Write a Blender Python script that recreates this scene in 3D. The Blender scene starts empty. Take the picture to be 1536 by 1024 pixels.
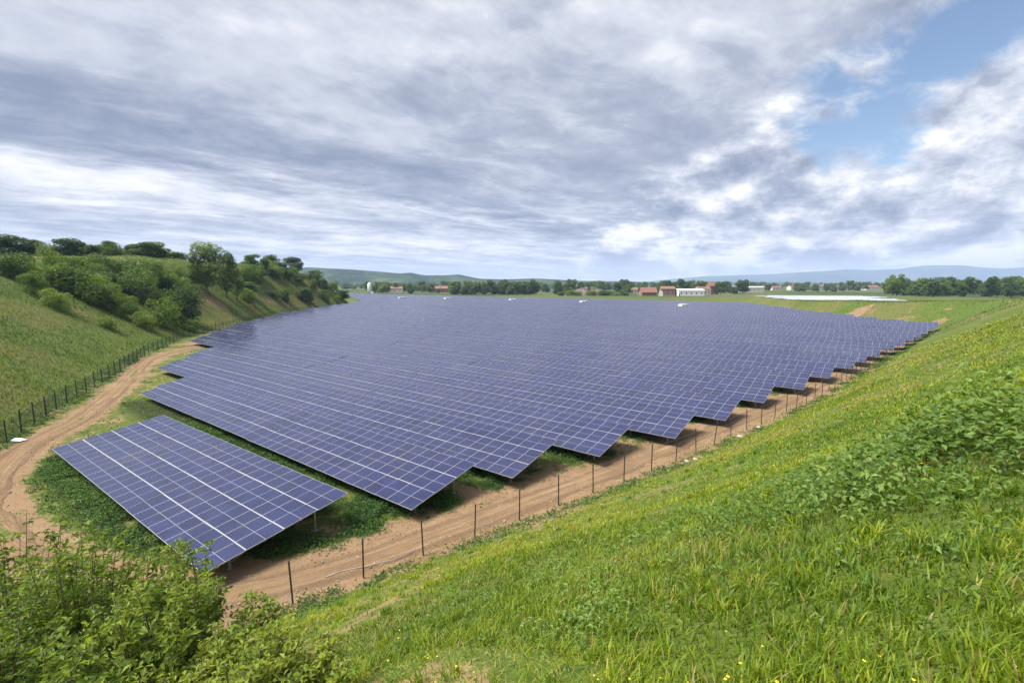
import bpy, math, random
import numpy as np
from mathutils import Vector, Matrix
random.seed(7); rng = np.random.default_rng(7)
R = math.radians
S = bpy.context.scene
COL = S.collection

# ------------------------------------------------------------------ camera, sky, sun, exposure
EYE = 12.0
cam = bpy.data.objects.new('camera', bpy.data.cameras.new('camera')); COL.objects.link(cam)
cam.location = (0, 0, EYE); cam.rotation_euler = (R(90 - 6.89), 0, 0)
cam.data.sensor_width = 36; cam.data.lens = 722 / 1536 * 36
cam.data.clip_start = 0.05; cam.data.clip_end = 40000
S.camera = cam
S.view_settings.view_transform = 'Standard'; S.view_settings.look = 'None'
S.view_settings.exposure = 0.87; S.view_settings.gamma = 1
S.view_settings.use_curve_mapping = False
SUN_EL, SUN_AZ = R(57), R(262)          # azimuth clockwise from +Y: to the left of the camera and a little behind
SKY_STRENGTH = 0.085
sl = bpy.data.lights.new('sun', 'SUN'); sl.energy = 4.9; sl.angle = R(24); sl.color = (1.0, 0.95, 0.86)
sun = bpy.data.objects.new('sun', sl); COL.objects.link(sun)
sd = Vector((math.sin(SUN_AZ) * math.cos(SUN_EL), math.cos(SUN_AZ) * math.cos(SUN_EL), math.sin(SUN_EL)))
sun.rotation_euler = sd.to_track_quat('Z', 'Y').to_euler()


class NT:
    """small helper for node trees"""
    def __init__(s, tree):
        s.t = tree; s.t.nodes.clear()
    def n(s, kind, **kw):
        nd = s.t.nodes.new(kind)
        for k, v in kw.items():
            if k.startswith('i_'):
                key = k[2:]; key = int(key) if key.isdigit() else key.replace('_', ' ')
                s.put(nd.inputs[key], v)
            else:
                setattr(nd, k, v)
        return nd
    def put(s, sock, v):
        if isinstance(v, bpy.types.NodeSocket): s.t.links.new(v, sock)
        elif isinstance(v, bpy.types.Node): s.t.links.new(v.outputs[0], sock)
        else: sock.default_value = v
    def math(s, op, a, b=0.0, c=0.0, clamp=False):
        nd = s.t.nodes.new('ShaderNodeMath'); nd.operation = op; nd.use_clamp = clamp
        for i, v in enumerate((a, b, c)): s.put(nd.inputs[i], v)
        return nd.outputs[0]
    def mix(s, f, a, b, mode='MIX'):
        nd = s.t.nodes.new('ShaderNodeMix'); nd.data_type = 'RGBA'; nd.blend_type = mode
        s.put(nd.inputs[0], f)
        for sock, v in ((nd.inputs[6], a), (nd.inputs[7], b)):
            s.put(sock, (*v, 1) if isinstance(v, tuple) and len(v) == 3 else v)
        return nd.outputs[2]
    def noise(s, vec, scale, detail=4, rough=0.55, dist=0.0, dim='3D'):
        nd = s.n('ShaderNodeTexNoise'); nd.noise_dimensions = dim
        if vec is not None: s.put(nd.inputs['Vector'], vec)
        nd.inputs['Scale'].default_value = scale; nd.inputs['Detail'].default_value = detail
        nd.inputs['Roughness'].default_value = rough; nd.inputs['Distortion'].default_value = dist
        return nd.outputs[0]
    def step(s, v, lo, hi, o0=0.0, o1=1.0):
        nd = s.n('ShaderNodeMapRange'); nd.interpolation_type = 'SMOOTHSTEP'
        s.put(nd.inputs[0], v)
        for i, q in zip((1, 2, 3, 4), (lo, hi, o0, o1)): s.put(nd.inputs[i], q)
        return nd.outputs[0]
    def xyz(s, x, y, z):
        nd = s.n('ShaderNodeCombineXYZ')
        for i, q in enumerate((x, y, z)): s.put(nd.inputs[i], q)
        return nd.outputs[0]


OFFX, OFFY = 5.4, 8.2
def build_sky():
    w = bpy.data.worlds.new('World'); S.world = w; w.use_nodes = True
    t = NT(w.node_tree)
    sky = t.n('ShaderNodeTexSky', sky_type='NISHITA', sun_disc=False)
    sky.sun_elevation = SUN_EL; sky.sun_rotation = SUN_AZ
    sky.air_density = 1.0; sky.dust_density = 0.6; sky.ozone_density = 1.5
    d = t.n('ShaderNodeTexCoord').outputs['Generated']
    sp = t.n('ShaderNodeSeparateXYZ', i_0=d)
    x, y, z = sp.outputs
    zz = t.math('ADD', t.math('MAXIMUM', z, 0.0), 0.05)
    px, py = t.math('DIVIDE', x, zz), t.math('DIVIDE', y, zz)          # place on the flat cloud layer
    P = t.xyz(px, py, 0.0)
    wn = t.n('ShaderNodeTexNoise'); t.put(wn.inputs['Vector'], P); wn.inputs['Scale'].default_value = 0.8; wn.inputs['Detail'].default_value = 4
    wv = t.n('ShaderNodeVectorMath', operation='SUBTRACT'); t.put(wv.inputs[0], wn.outputs['Color']); wv.inputs[1].default_value = (.5, .5, .5)
    ws = t.n('ShaderNodeVectorMath', operation='SCALE'); t.put(ws.inputs[0], wv.outputs[0]); ws.inputs['Scale'].default_value = 0.7
    Pw = t.n('ShaderNodeVectorMath', operation='ADD'); t.put(Pw.inputs[0], P); t.put(Pw.inputs[1], ws.outputs[0]); Pw = Pw.outputs[0]
    def st(sa, sb, off):                                                # the deck drifts in rolls running 45 deg to the right
        m = t.n('ShaderNodeMapping', vector_type='TEXTURE'); t.put(m.inputs['Vector'], Pw)
        m.inputs['Scale'].default_value = (1 / sa, 1 / sb, 1); m.inputs['Rotation'].default_value = (0, 0, R(45)); m.inputs['Location'].default_value = off
        return m.outputs[0]
    big = t.noise(st(0.26, 0.62, (OFFX, OFFY, 0)), 1.0, 3, 0.5)
    mid = t.noise(st(0.85, 1.4, (7.3, 2.2, 4)), 1.25, 8, 0.60)
    puff = t.noise(st(1.3, 1.6, (2.3, 9.2, 1)), 3.0, 9, 0.64)
    v = t.math('ADD', t.math('ADD', t.math('MULTIPLY', big, 0.46), t.math('MULTIPLY', mid, 0.36)), t.math('MULTIPLY', puff, 0.18))
    def billow(dz):                                                     # rounded heaps, seen from the side
        return t.noise(t.xyz(x, y, t.math('MULTIPLY', t.math('ADD', z, dz), 1.5)), 7.5, 8, 0.56)
    h0, h1 = billow(0.0), billow(0.03)
    relief = t.math('SUBTRACT', h0, h1)
    heap = t.step(t.math('ADD', px, t.math('MULTIPLY', t.math('SUBTRACT', mid, .5), 1.2)), 0.95, 1.5)
    acr = t.math('ADD', t.math('SUBTRACT', py, px), t.math('MULTIPLY', t.math('MAXIMUM', px, 0.0), 0.30))   # across the rolls
    acr = t.math('ADD', acr, t.math('MULTIPLY', t.math('SUBTRACT', mid, .5), 3.0))
    beyond = t.step(acr, 5.0, 6.6)                                      # past the far edge of the thick deck
    belly = t.math('MULTIPLY', t.step(acr, 1.6, 4.4), t.step(acr, 5.0, 6.4, 1.0, 0.0))
    bright = t.step(v, 0.37, 0.63, 0.14, 0.80)
    bright = t.math('SUBTRACT', bright, t.math('MULTIPLY', belly, 0.22))
    bright = t.math('ADD', bright, t.math('MULTIPLY', beyond, 0.16))
    bright = t.math('ADD', bright, t.math('MULTIPLY', heap, t.math('SUBTRACT', 0.36, t.math('MULTIPLY', bright, 0.3))))
    bright = t.math('ADD', bright, t.math('MULTIPLY', relief, t.math('ADD', 0.6, t.math('MULTIPLY', heap, 2.7))), clamp=True)
    low = t.step(z, 0.01, 0.10, 1.0, 0.0)
    bright = t.math('MAXIMUM', bright, t.math('MULTIPLY', low, t.math('ADD', .54, t.math('MULTIPLY', bright, .34))))
    cr = t.n('ShaderNodeValToRGB', i_0=bright)
    e = cr.color_ramp.elements
    e[0].position = 0; e[0].color = (0.152, 0.178, 0.246, 1); e[1].position = 1; e[1].color = (0.63, 0.62, 0.61, 1)
    m = e.new(0.35); m.color = (0.250, 0.274, 0.338, 1)
    m = e.new(0.68); m.color = (0.405, 0.425, 0.475, 1)
    # clear air high on the right, broken by wisps
    gx = t.math('SUBTRACT', px, t.math('ADD', 1.62, t.math('MULTIPLY', t.math('MAXIMUM', t.math('SUBTRACT', py, 2.2), 0.0), 0.55)))
    gap = t.step(t.math('ABSOLUTE', gx), 0.05, 0.72, 1.0, 0.0)
    gap = t.math('MULTIPLY', gap, t.step(py, 2.9, 4.2, 1.0, 0.0))
    gap = t.math('MULTIPLY', gap, t.step(py, -1.0, 0.6))
    gn = t.math('ADD', t.math('MULTIPLY', t.noise(st(1.0, 2.2, (1.2, 5.2, 8)), 1.5, 8, 0.62), .65), t.math('MULTIPLY', h0, .35))
    hole = t.step(t.math('ADD', t.math('MULTIPLY', gap, 0.43), gn), 0.70, 0.90)
    skyc = t.n('ShaderNodeMix', data_type='RGBA', blend_type='MULTIPLY')
    skyc.inputs[0].default_value = 1; t.put(skyc.inputs[6], sky.outputs[0])
    skyc.inputs[7].default_value = (SKY_STRENGTH * 1.0, SKY_STRENGTH * 1.0, SKY_STRENGTH * 1.0, 1)
    col = t.mix(hole, cr.outputs[0], skyc.outputs[2])
    # sunlit overcast round the sun, behind the camera
    dt = t.n('ShaderNodeVectorMath', operation='DOT_PRODUCT'); t.put(dt.inputs[0], d); dt.inputs[1].default_value = tuple(sd)
    glow = t.step(dt.outputs['Value'], 0.66, 1.0, 1.0, 4.0)
    bg = t.n('ShaderNodeBackground'); t.put(bg.inputs[0], col); t.put(bg.inputs[1], glow)
    o = t.n('ShaderNodeOutputWorld'); t.put(o.inputs[0], bg.outputs[0])


build_sky()

# ------------------------------------------------------------------ numeric helpers
def _hash(ix, iy, seed):
    h = (ix.astype(np.int64) * 374761393 + iy.astype(np.int64) * 668265263 + seed * 974711) & 0x7fffffff
    h = ((h ^ (h >> 13)) * 1274126177) & 0x7fffffff
    return ((h ^ (h >> 16)) & 0xffff) / 65535.0
def vnoise(x, y, sc, seed=0, octaves=3):
    x = np.asarray(x, float) / sc; y = np.asarray(y, float) / sc
    out = 0; amp = 1; tot = 0
    for k in range(octaves):
        ix, iy = np.floor(x), np.floor(y); fx, fy = x - ix, y - iy
        fx = fx * fx * (3 - 2 * fx); fy = fy * fy * (3 - 2 * fy)
        a, b = _hash(ix, iy, seed + k), _hash(ix + 1, iy, seed + k)
        c, d = _hash(ix, iy + 1, seed + k), _hash(ix + 1, iy + 1, seed + k)
        out = out + amp * ((a * (1 - fx) + b * fx) * (1 - fy) + (c * (1 - fx) + d * fx) * fy)
        tot += amp; amp *= 0.5; x = x * 2.03 + 11.3; y = y * 2.03 + 5.7
    return out / tot
def sstep(v, a, b):
    q = np.clip((v - a) / (b - a), 0, 1); return q * q * (3 - 2 * q)
def polydist(x, y, pts):
    """signed distance to a polyline (positive on its right-hand side) and arc length of the nearest point"""
    x = np.asarray(x, float); y = np.asarray(y, float)
    best = np.full(x.shape, 1e18); sgn = np.ones(x.shape); arc = np.zeros(x.shape); s0 = 0.0
    for (ax, ay), (bx, by) in zip(pts[:-1], pts[1:]):
        dx, dy = bx - ax, by - ay; L = math.hypot(dx, dy)
        q = np.clip(((x - ax) * dx + (y - ay) * dy) / (L * L), 0, 1)
        ex, ey = x - ax - q * dx, y - ay - q * dy
        dd = ex * ex + ey * ey
        m = dd < best - 1e-9
        best = np.where(m, dd, best); arc = np.where(m, s0 + q * L, arc)
        sgn = np.where(m, np.where(dx * ey - dy * ex < 0, 1.0, -1.0), sgn); s0 += L
    return np.sqrt(best) * sgn, arc
def arclen(pts): return np.concatenate([[0], np.cumsum([math.dist(a, b) for a, b in zip(pts[:-1], pts[1:])])])

FENCE_R = [(-27.5, 2.1), (-8.5, 16.5), (10.8, 31.1), (16.9, 36.4), (24.4, 42.6), (30.9, 48.4), (44, 61), (76, 92), (109, 124)]
TOE_R = [(-90, -46), (-27, 1.4), (-8, 15.9), (11.3, 30.5), (17.4, 35.8), (24.9, 42.0), (31.4, 47.8), (44.5, 60.4), (76.6, 91.4), (110, 124),
         (117, 140), (121, 178), (136, 252), (146, 300), (165, 350), (280, 410), (600, 480)]
FENCE_L = [(-31.5, 23), (-37.5, 34.1), (-43.8, 45.5), (-51.2, 60.7), (-61.5, 80), (-71.5, 104), (-77.5, 129), (-89, 180), (-92.5, 211), (-91, 240)]
TOE_L = [(-20, -40), (-26, 5), (-32.5, 23), (-38.5, 34), (-45, 45.5), (-52.5, 60.7), (-63, 80), (-73, 104), (-79, 129), (-91, 180), (-95, 211),
         (-94, 245), (-90, 270), (-104, 300), (-165, 420), (-300, 520), (-800, 700)]
AR, AL = arclen(TOE_R), arclen(TOE_L)
CREST_R = [10.9, 10.9, 10.9, 10.8, 10.7, 10.6, 10.4, 10.0, 9.3, 8.6, 7.0, 5.0, 3.4, 3.4, 3.4, 2.4, 0]
CREST_L = [15, 15, 15, 15.5, 16, 16.5, 17, 17.5, 18, 19.5, 20, 20, 17, 12, 5, 1, 0]
def softmin(a, b, k): return -k * np.logaddexp(-a / k, -b / k)
def height(x, y):
    x = np.asarray(x, float); y = np.asarray(y, float)
    d, s = polydist(x, y, TOE_R)
    c = np.interp(s, AR, CREST_R)
    hr = softmin(0.585 * d, c + 0.05 * np.clip(d - 18, 0, 60) * (s < AR[10]), 0.8)
    hr = np.where(d > -3, np.logaddexp(0, (hr) / 0.25) * 0.25, 0)
    amp = sstep(d, 0, 5)
    hr = hr + amp * ((vnoise(x, y, 9, 3) - .5) * 0.9 + (vnoise(x, y, 2.6, 5) - .5) * 0.32)
    d, s = polydist(x, y, TOE_L); d = -d
    c = np.interp(s, AL, CREST_L)
    gul = (vnoise(x, y, 26, 9) - .5) * 5.0 * sstep(d, 4, 24) * sstep(c, 3, 9)
    hl = softmin((0.5 + .38 * sstep(s, 130, 260)) * d, c + 0.03 * np.clip(d - 35, 0, 150), 1.6)
    hl = np.where(d > -5, np.logaddexp(0, hl / 0.3) * 0.3, 0) + gul
    hl = hl + sstep(d, 0, 6) * (vnoise(x, y, 5, 11) - .5) * 0.5
    base = (vnoise(x, y, 14, 21, 2) - .5) * 0.10
    rr = np.hypot(x, y)
    base = base + sstep(rr, 700, 1600) * (vnoise(x, y, 700, 31, 3) - .55) * 14
    return np.maximum(np.maximum(hr, hl), 0) + base
def hz(x, y): return float(height(np.array([x]), np.array([y]))[0])

CP, SP = math.cos(R(6.89)), math.sin(R(6.89))
def ray(px, py):
    a, b = (px - 768) / 722, (512 - py) / 722
    return np.array([a, CP + b * SP, -SP + b * CP])
def ground_at(px, py, far=900):
    """where a line of sight of the calibrated photograph meets the terrain"""
    d = ray(px, py); ts = np.geomspace(1.5, far, 1500)
    zz = EYE + d[2] * ts - height(d[0] * ts, d[1] * ts)
    k = np.argmax(zz < 0) if (zz < 0).any() else len(ts) - 1
    return float(d[0] * ts[k]), float(d[1] * ts[k])
def at_depth(px, Y): return (px - 768) / 722 * Y * CP

# ------------------------------------------------------------------ object helpers
def tag(o, label=None, cat=None, group=None, kind=None):
    for k, v in (('label', label), ('category', cat), ('group', group), ('kind', kind)):
        if v: o[k] = v
    return o
def mesh_np(name, v, f, mat, attrs=None, uv=None, smooth=False, face_mat=None):
    """v (N,3), f (M,k) all faces with the same corner count (or a list of such arrays)"""
    me = bpy.data.meshes.new(name)
    fl = f if isinstance(f, list) else [f]
    v = np.ascontiguousarray(v, np.float32)
    me.vertices.add(len(v)); me.vertices.foreach_set('co', v.ravel())
    loops = np.concatenate([a.ravel() for a in fl]).astype(np.int32)
    tot = np.concatenate([np.full(len(a), a.shape[1]) for a in fl]).astype(np.int32)
    me.loops.add(len(loops)); me.loops.foreach_set('vertex_index', loops)
    me.polygons.add(len(tot))
    me.polygons.foreach_set('loop_start', (np.cumsum(tot) - tot).astype(np.int32))
    me.update(calc_edges=True)
    for m in (mat if isinstance(mat, (list, tuple)) else [mat]): me.materials.append(m)
    if face_mat is not None: me.polygons.foreach_set('material_index', np.asarray(face_mat, np.int32))
    me.polygons.foreach_set('use_smooth', np.full(len(tot), smooth))
    for k, a in (attrs or {}).items():
        at = me.attributes.new(k, 'FLOAT', 'POINT'); at.data.foreach_set('value', np.asarray(a, np.float32))
    if uv is not None:
        ul = me.uv_layers.new(name='UVMap'); ul.data.foreach_set('uv', np.asarray(uv, np.float32).ravel())
    me.validate(); return me
def link(name, me, parent=None):
    o = bpy.data.objects.new(name, me); COL.objects.link(o)
    if parent: o.parent = parent
    return o
def empty(name, loc, rz=0):
    o = bpy.data.objects.new(name, None); COL.objects.link(o); o.empty_display_size = .2
    o.location = loc; o.rotation_euler = (0, 0, rz); return o
class MB:
    """collects boxes, bars and prisms into one mesh"""
    def __init__(s): s.v = []; s.f = []
    def box(s, x0, x1, y0, y1, z0, z1):
        n = len(s.v); s.v += [(x, y, z) for z in (z0, z1) for y in (y0, y1) for x in (x0, x1)]
        s.f += [[n + i for i in q] for q in ((0, 2, 3, 1), (4, 5, 7, 6), (0, 1, 5, 4), (2, 6, 7, 3), (0, 4, 6, 2), (1, 3, 7, 5))]
    def bar(s, a, b, w, h=None):
        a, b = Vector(a), Vector(b); h = h or w; d = (b - a).normalized()
        sx = d.cross(Vector((0, 0, 1)));  sx = sx.normalized() if sx.length > 1e-3 else Vector((1, 0, 0))
        sy = sx.cross(d).normalized(); n = len(s.v)
        for p in (a, b):
            for q, r in ((-1, -1), (1, -1), (1, 1), (-1, 1)): s.v.append(tuple(p + sx * q * w / 2 + sy * r * h / 2))
        s.f += [[n + i for i in q] for q in ((0, 1, 2, 3), (7, 6, 5, 4), (0, 4, 5, 1), (1, 5, 6, 2), (2, 6, 7, 3), (3, 7, 4, 0))]
    def tube(s, pts, rad, n=6):
        pts = [Vector(p) for p in pts]; rad = rad if isinstance(rad, (list, tuple)) else [rad] * len(pts); base = len(s.v)
        for i, p in enumerate(pts):
            d = (pts[min(i + 1, len(pts) - 1)] - pts[max(i - 1, 0)]).normalized()
            a = d.cross(Vector((0.31, 0.95, 0.05))).normalized(); b = d.cross(a)
            for k in range(n):
                q = 2 * math.pi * k / n; s.v.append(tuple(p + (a * math.cos(q) + b * math.sin(q)) * rad[i]))
        for i in range(len(pts) - 1):
            for k in range(n):
                s.f.append([base + i * n + k, base + i * n + (k + 1) % n, base + (i + 1) * n + (k + 1) % n, base + (i + 1) * n + k])
        s.f.append([base + k for k in range(n)][::-1]); s.f.append([base + (len(pts) - 1) * n + k for k in range(n)])
    def poly(s, vs, fs):
        n = len(s.v); s.v += [tuple(q) for q in vs]; s.f += [[n + i for i in q] for q in fs]
    def mesh(s, name, mat, smooth=False):
        me = bpy.data.meshes.new(name); me.from_pydata(s.v, [], s.f); me.materials.append(mat)
        if smooth: me.polygons.foreach_set('use_smooth', [True] * len(me.polygons))
        me.update(); return me
    def build(s, name, mat, parent=None, smooth=False): return link(name, s.mesh(name, mat, smooth), parent)

# ------------------------------------------------------------------ materials
def new_mat(name):
    m = bpy.data.materials.new(name); m.use_nodes = True; return m, NT(m.node_tree)
def finish(t, bsdf):
    o = t.n('ShaderNodeOutputMaterial'); t.put(o.inputs[0], bsdf.outputs[0] if isinstance(bsdf, bpy.types.Node) else bsdf)
def plain(name, col, rough=.6, metal=0.0, vary=.15, scale=3.0, bump=0.0, spec=.5):
    m, t = new_mat(name)
    co = t.n('ShaderNodeTexCoord').outputs['Object']
    nz = t.noise(co, scale, 5, .6)
    f = t.step(nz, .3, .7, 1 - vary, 1 + vary)
    g = t.n('ShaderNodeVectorMath', operation='SCALE'); g.inputs[0].default_value = col; t.put(g.inputs['Scale'], f)
    b = t.n('ShaderNodeBsdfPrincipled'); t.put(b.inputs['Base Color'], g.outputs[0])
    b.inputs['Roughness'].default_value = rough; b.inputs['Metallic'].default_value = metal; b.inputs['Specular IOR Level'].default_value = spec
    if bump:
        bp = t.n('ShaderNodeBump'); bp.inputs['Strength'].default_value = bump; t.put(bp.inputs['Height'], nz); t.put(b.inputs['Normal'], bp.outputs[0])
    finish(t, b); return m
def foliage(name, dark, mid, light, trans=.35, tip=None, rough=.55):
    """leaf material: colour varies leaf by leaf through the 'tone' attribute"""
    m, t = new_mat(name)
    a = t.n('ShaderNodeAttribute', attribute_name='tone').outputs['Fac']
    oi = t.n('ShaderNodeObjectInfo').outputs['Random']
    a = t.math('ADD', a, t.math('MULTIPLY', t.math('SUBTRACT', oi, .5), .55), clamp=True)
    cr = t.n('ShaderNodeValToRGB', i_0=a); e = cr.color_ramp.elements
    e[0].position = .05; e[0].color = (*dark, 1); e[1].position = .95; e[1].color = (*light, 1)
    q = e.new(.5); q.color = (*mid, 1)
    if tip:
        q = e.new(.93); q.color = (*light, 1); e[-1].position = 1.0; e[-1].color = (*tip, 1)
    b = t.n('ShaderNodeBsdfPrincipled'); t.put(b.inputs['Base Color'], cr.outputs[0]); b.inputs['Roughness'].default_value = rough
    b.inputs['Specular IOR Level'].default_value = .3
    tr = t.n('ShaderNodeBsdfTranslucent'); t.put(tr.inputs[0], t.mix(1.0, cr.outputs[0], (1.25, 1.2, .55), 'MULTIPLY'))
    ms = t.n('ShaderNodeMixShader'); ms.inputs[0].default_value = trans; t.put(ms.inputs[1], b.outputs[0]); t.put(ms.inputs[2], tr.outputs[0])
    finish(t, ms); return m

M = {}
M['steel'] = plain('galvanised_steel', (.36, .37, .38), .45, .7)
M['alu'] = plain('aluminium_frame', (.38, .38, .40), .4, .35, .08)
M['post_dark'] = plain('dark_post_metal', (.035, .036, .034), .5, .3)
M['post_green'] = plain('green_post_metal', (.012, .045, .028), .5, .1)
M['rail'] = plain('white_rail', (.30, .30, .30), .55, 0, .08)
M['back'] = plain('panel_backsheet', (.25, .25, .26), .7)
M['white'] = plain('white_paint', (.78, .78, .76), .6, 0, .06)
M['cream'] = plain('cream_render', (.62, .56, .46), .85, 0, .1)
M['redroof'] = plain('red_tile', (.20, .085, .06), .8, 0, .25)
M['brownroof'] = plain('brown_tile', (.17, .09, .065), .85, 0, .25)
M['brick'] = plain('brick', (.22, .125, .095), .85, 0, .2)
M['glass'] = plain('window_glass', (.03, .035, .04), .1)
M['bark'] = plain('bark', (.09, .07, .05), .9, 0, .3, 6, .4)
M['paleBark'] = plain('pale_bark', (.22, .19, .14), .9, 0, .3, 6, .4)
M['stem'] = plain('green_stem', (.10, .09, .035), .7, 0, .3)
M['stone'] = plain('pale_stone', (.30, .27, .22), .9, 0, .2, 8, .4)
M['rubble'] = plain('rubble', (.115, .10, .075), .95, 0, .6, .25, .6)
M['clod'] = plain('soil_clod', (.27, .195, .125), .95, 0, .45, 2.0)
M['hose'] = plain('white_hose', (.36, .33, .28), .5)
M['leaf_shrub'] = foliage('shrub_leaf', (.044, .088, .014), (.098, .170, .024), (.190, .262, .040), .42)
M['leaf_dark'] = foliage('dark_leaf', (0.031, 0.064, 0.020), (0.064, 0.118, 0.029), (0.119, 0.182, 0.042))
M['leaf_poplar'] = foliage('poplar_leaf', (0.051, 0.097, 0.022), (0.108, 0.186, 0.038), (0.189, 0.284, 0.061))
M['leaf_bush'] = foliage('bush_leaf', (0.056, 0.106, 0.013), (0.131, 0.200, 0.020), (0.237, 0.294, 0.033), .48, (0.26, 0.305, 0.035))
M['grass'] = foliage('grass_blade', (.055, .118, .007), (.178, .252, .011), (.335, .350, .022), .45, (.33, .26, .11))
M['weed'] = foliage('weed_leaf', (0.066, 0.130, 0.026), (0.138, 0.222, 0.043), (0.234, 0.318, 0.072), .42)
M['under'] = foliage('undergrowth_leaf', (0.024, 0.068, 0.018), (0.053, 0.120, 0.024), (0.112, 0.188, 0.033), .35)
M['rough'] = foliage('rough_grass', (.052, .098, .012), (.108, .160, .020), (.180, .188, .044), .38)
M['leaf_gorse'] = foliage('gorse_bloom', (.06, .09, .012), (.32, .22, .015), (.62, .40, .02), .3)
M['flower'] = plain('yellow_petal', (.75, .50, .02), .6, 0, .15)
M['gorse'] = plain('orange_blossom', (.70, .34, .02), .6, 0, .2)

M['sky_glare'] = plain('sky_glare_module', (.42, .43, .47), .22, 0, .05, .2)  # pale base colour paints in the sky reflected off far panels at grazing angle
def ground_material():
    m, t = new_mat('ground')
    co = t.n('ShaderNodeNewGeometry').outputs['Position']
    at = lambda k: t.n('ShaderNodeAttribute', attribute_name=k).outputs['Fac']
    n1 = t.noise(co, .35, 6, .62); n2 = t.noise(co, 2.2, 6, .65); n3 = t.noise(co, 14, 4, .6); nb = t.noise(co, .045, 5, .55)
    far = t.noise(co, .006, 4, .6)
    g = t.mix(t.step(n2, .35, .68), (.042, .066, .008), (.108, .135, .015))
    g = t.mix(t.step(n1, .42, .72, 0, .55), g, (.115, .118, .030))
    g = t.mix(t.step(nb, .35, .65, .0, .5), g, (.058, .105, .016))
    g = t.mix(t.step(n3, .45, .75, 0, .5), g, (.030, .055, .010))
    g = t.mix(t.math('MULTIPLY', at('dry'), .8), g, (.115, .098, .036))
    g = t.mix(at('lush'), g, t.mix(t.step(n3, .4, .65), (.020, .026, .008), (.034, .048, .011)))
    fl = t.mix(t.step(far, .38, .62), (.035, .060, .016), (.085, .095, .032))
    g = t.mix(at('far'), g, fl)
    dd = t.mix(t.step(n1, .3, .7), (.160, .102, .054), (.228, .150, .084))
    dd = t.mix(t.step(n2, .45, .75, 0, .6), dd, (.150, .088, .047))
    dd = t.mix(t.step(n3, .5, .72, 0, .45), dd, (.31, .225, .14))
    dm = t.math('ADD', at('dirt'), t.math('MULTIPLY', t.math('SUBTRACT', n2, .5), 1.1))
    dm = t.math('ADD', dm, t.math('MULTIPLY', t.math('SUBTRACT', n1, .5), 1.0))
    dm = t.math('ADD', dm, t.math('MULTIPLY', t.math('SUBTRACT', n3, .5), .35))
    c = t.mix(t.step(dm, .42, .58), g, dd)
    b = t.n('ShaderNodeBsdfPrincipled'); t.put(b.inputs['Base Color'], c); b.inputs['Roughness'].default_value = .95; b.inputs['Specular IOR Level'].default_value = .15
    h = t.math('ADD', t.math('MULTIPLY', n2, .5), t.math('MULTIPLY', n3, .25))
    bp = t.n('ShaderNodeBump'); bp.inputs['Strength'].default_value = .6; bp.inputs['Distance'].default_value = .25; t.put(bp.inputs['Height'], h); t.put(b.inputs['Normal'], bp.outputs[0])
    finish(t, b); return m
M['ground'] = ground_material()

def track_material():
    m, t = new_mat('dirt_track')
    co = t.n('ShaderNodeNewGeometry').outputs['Position']
    across = t.n('ShaderNodeAttribute', attribute_name='across').outputs['Fac']
    along = t.n('ShaderNodeAttribute', attribute_name='along').outputs['Fac']
    n1 = t.noise(co, .5, 6, .62); n2 = t.noise(co, 3.0, 6, .65); n3 = t.noise(co, 18, 4, .6)
    st = t.noise(t.xyz(t.math('MULTIPLY', across, 3.2), t.math('MULTIPLY', along, .16), 0.0), 1.0, 6, .65)     # tyre-drawn streaks
    c = t.mix(t.step(n1, .3, .7), (.158, .100, .052), (.222, .146, .080))
    c = t.mix(t.step(st, .42, .66, 0, .75), c, (.135, .078, .042))
    c = t.mix(t.step(st, .30, .44, .6, 0), c, (.35, .25, .15))
    s2 = t.noise(t.xyz(t.math('MULTIPLY', across, 11.0), t.math('MULTIPLY', along, .35), 2.0), 1.0, 5, .6)
    c = t.mix(t.step(s2, .50, .68, 0, .7), c, (.115, .068, .038))
    c = t.mix(t.step(n1, .55, .7, 0, .5), c, (.165, .105, .062))
    c = t.mix(t.step(n3, .52, .74, 0, .5), c, (.38, .29, .19))
    c = t.mix(t.step(n2, .54, .74, 0, .55), c, (.20, .12, .065))
    rut = t.step(t.math('ABSOLUTE', t.math('SUBTRACT', t.math('ABSOLUTE', t.math('ADD', across, t.math('MULTIPLY', t.math('SUBTRACT', n1, .5), .5))), .72)), .10, .26, 1.0, 0.0)
    c = t.mix(t.math('MULTIPLY', rut, t.step(n2, .3, .6, .35, .8)), c, (.125, .078, .045))
    edge = t.math('ADD', t.n('ShaderNodeAttribute', attribute_name='edge').outputs['Fac'], t.math('MULTIPLY', t.math('SUBTRACT', n2, .5), 1.3))
    edge = t.math('ADD', edge, t.math('MULTIPLY', t.math('SUBTRACT', n1, .5), .9))
    gr = t.mix(t.step(n3, .4, .65), (.045, .085, .014), (.11, .135, .025))
    c = t.mix(t.step(edge, .62, .8), c, gr)
    b = t.n('ShaderNodeBsdfPrincipled'); t.put(b.inputs['Base Color'], c); b.inputs['Roughness'].default_value = .95; b.inputs['Specular IOR Level'].default_value = .15
    h = t.math('ADD', t.math('MULTIPLY', st, .5), t.math('MULTIPLY', t.math('SUBTRACT', n2, s2), .3)); h = t.math('ADD', h, t.math('MULTIPLY', n3, .12))
    bp = t.n('ShaderNodeBump'); bp.inputs['Strength'].default_value = .8; bp.inputs['Distance'].default_value = .2; t.put(bp.inputs['Height'], h); t.put(b.inputs['Normal'], bp.outputs[0])
    finish(t, b); return m
M['track'] = track_material()

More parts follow.
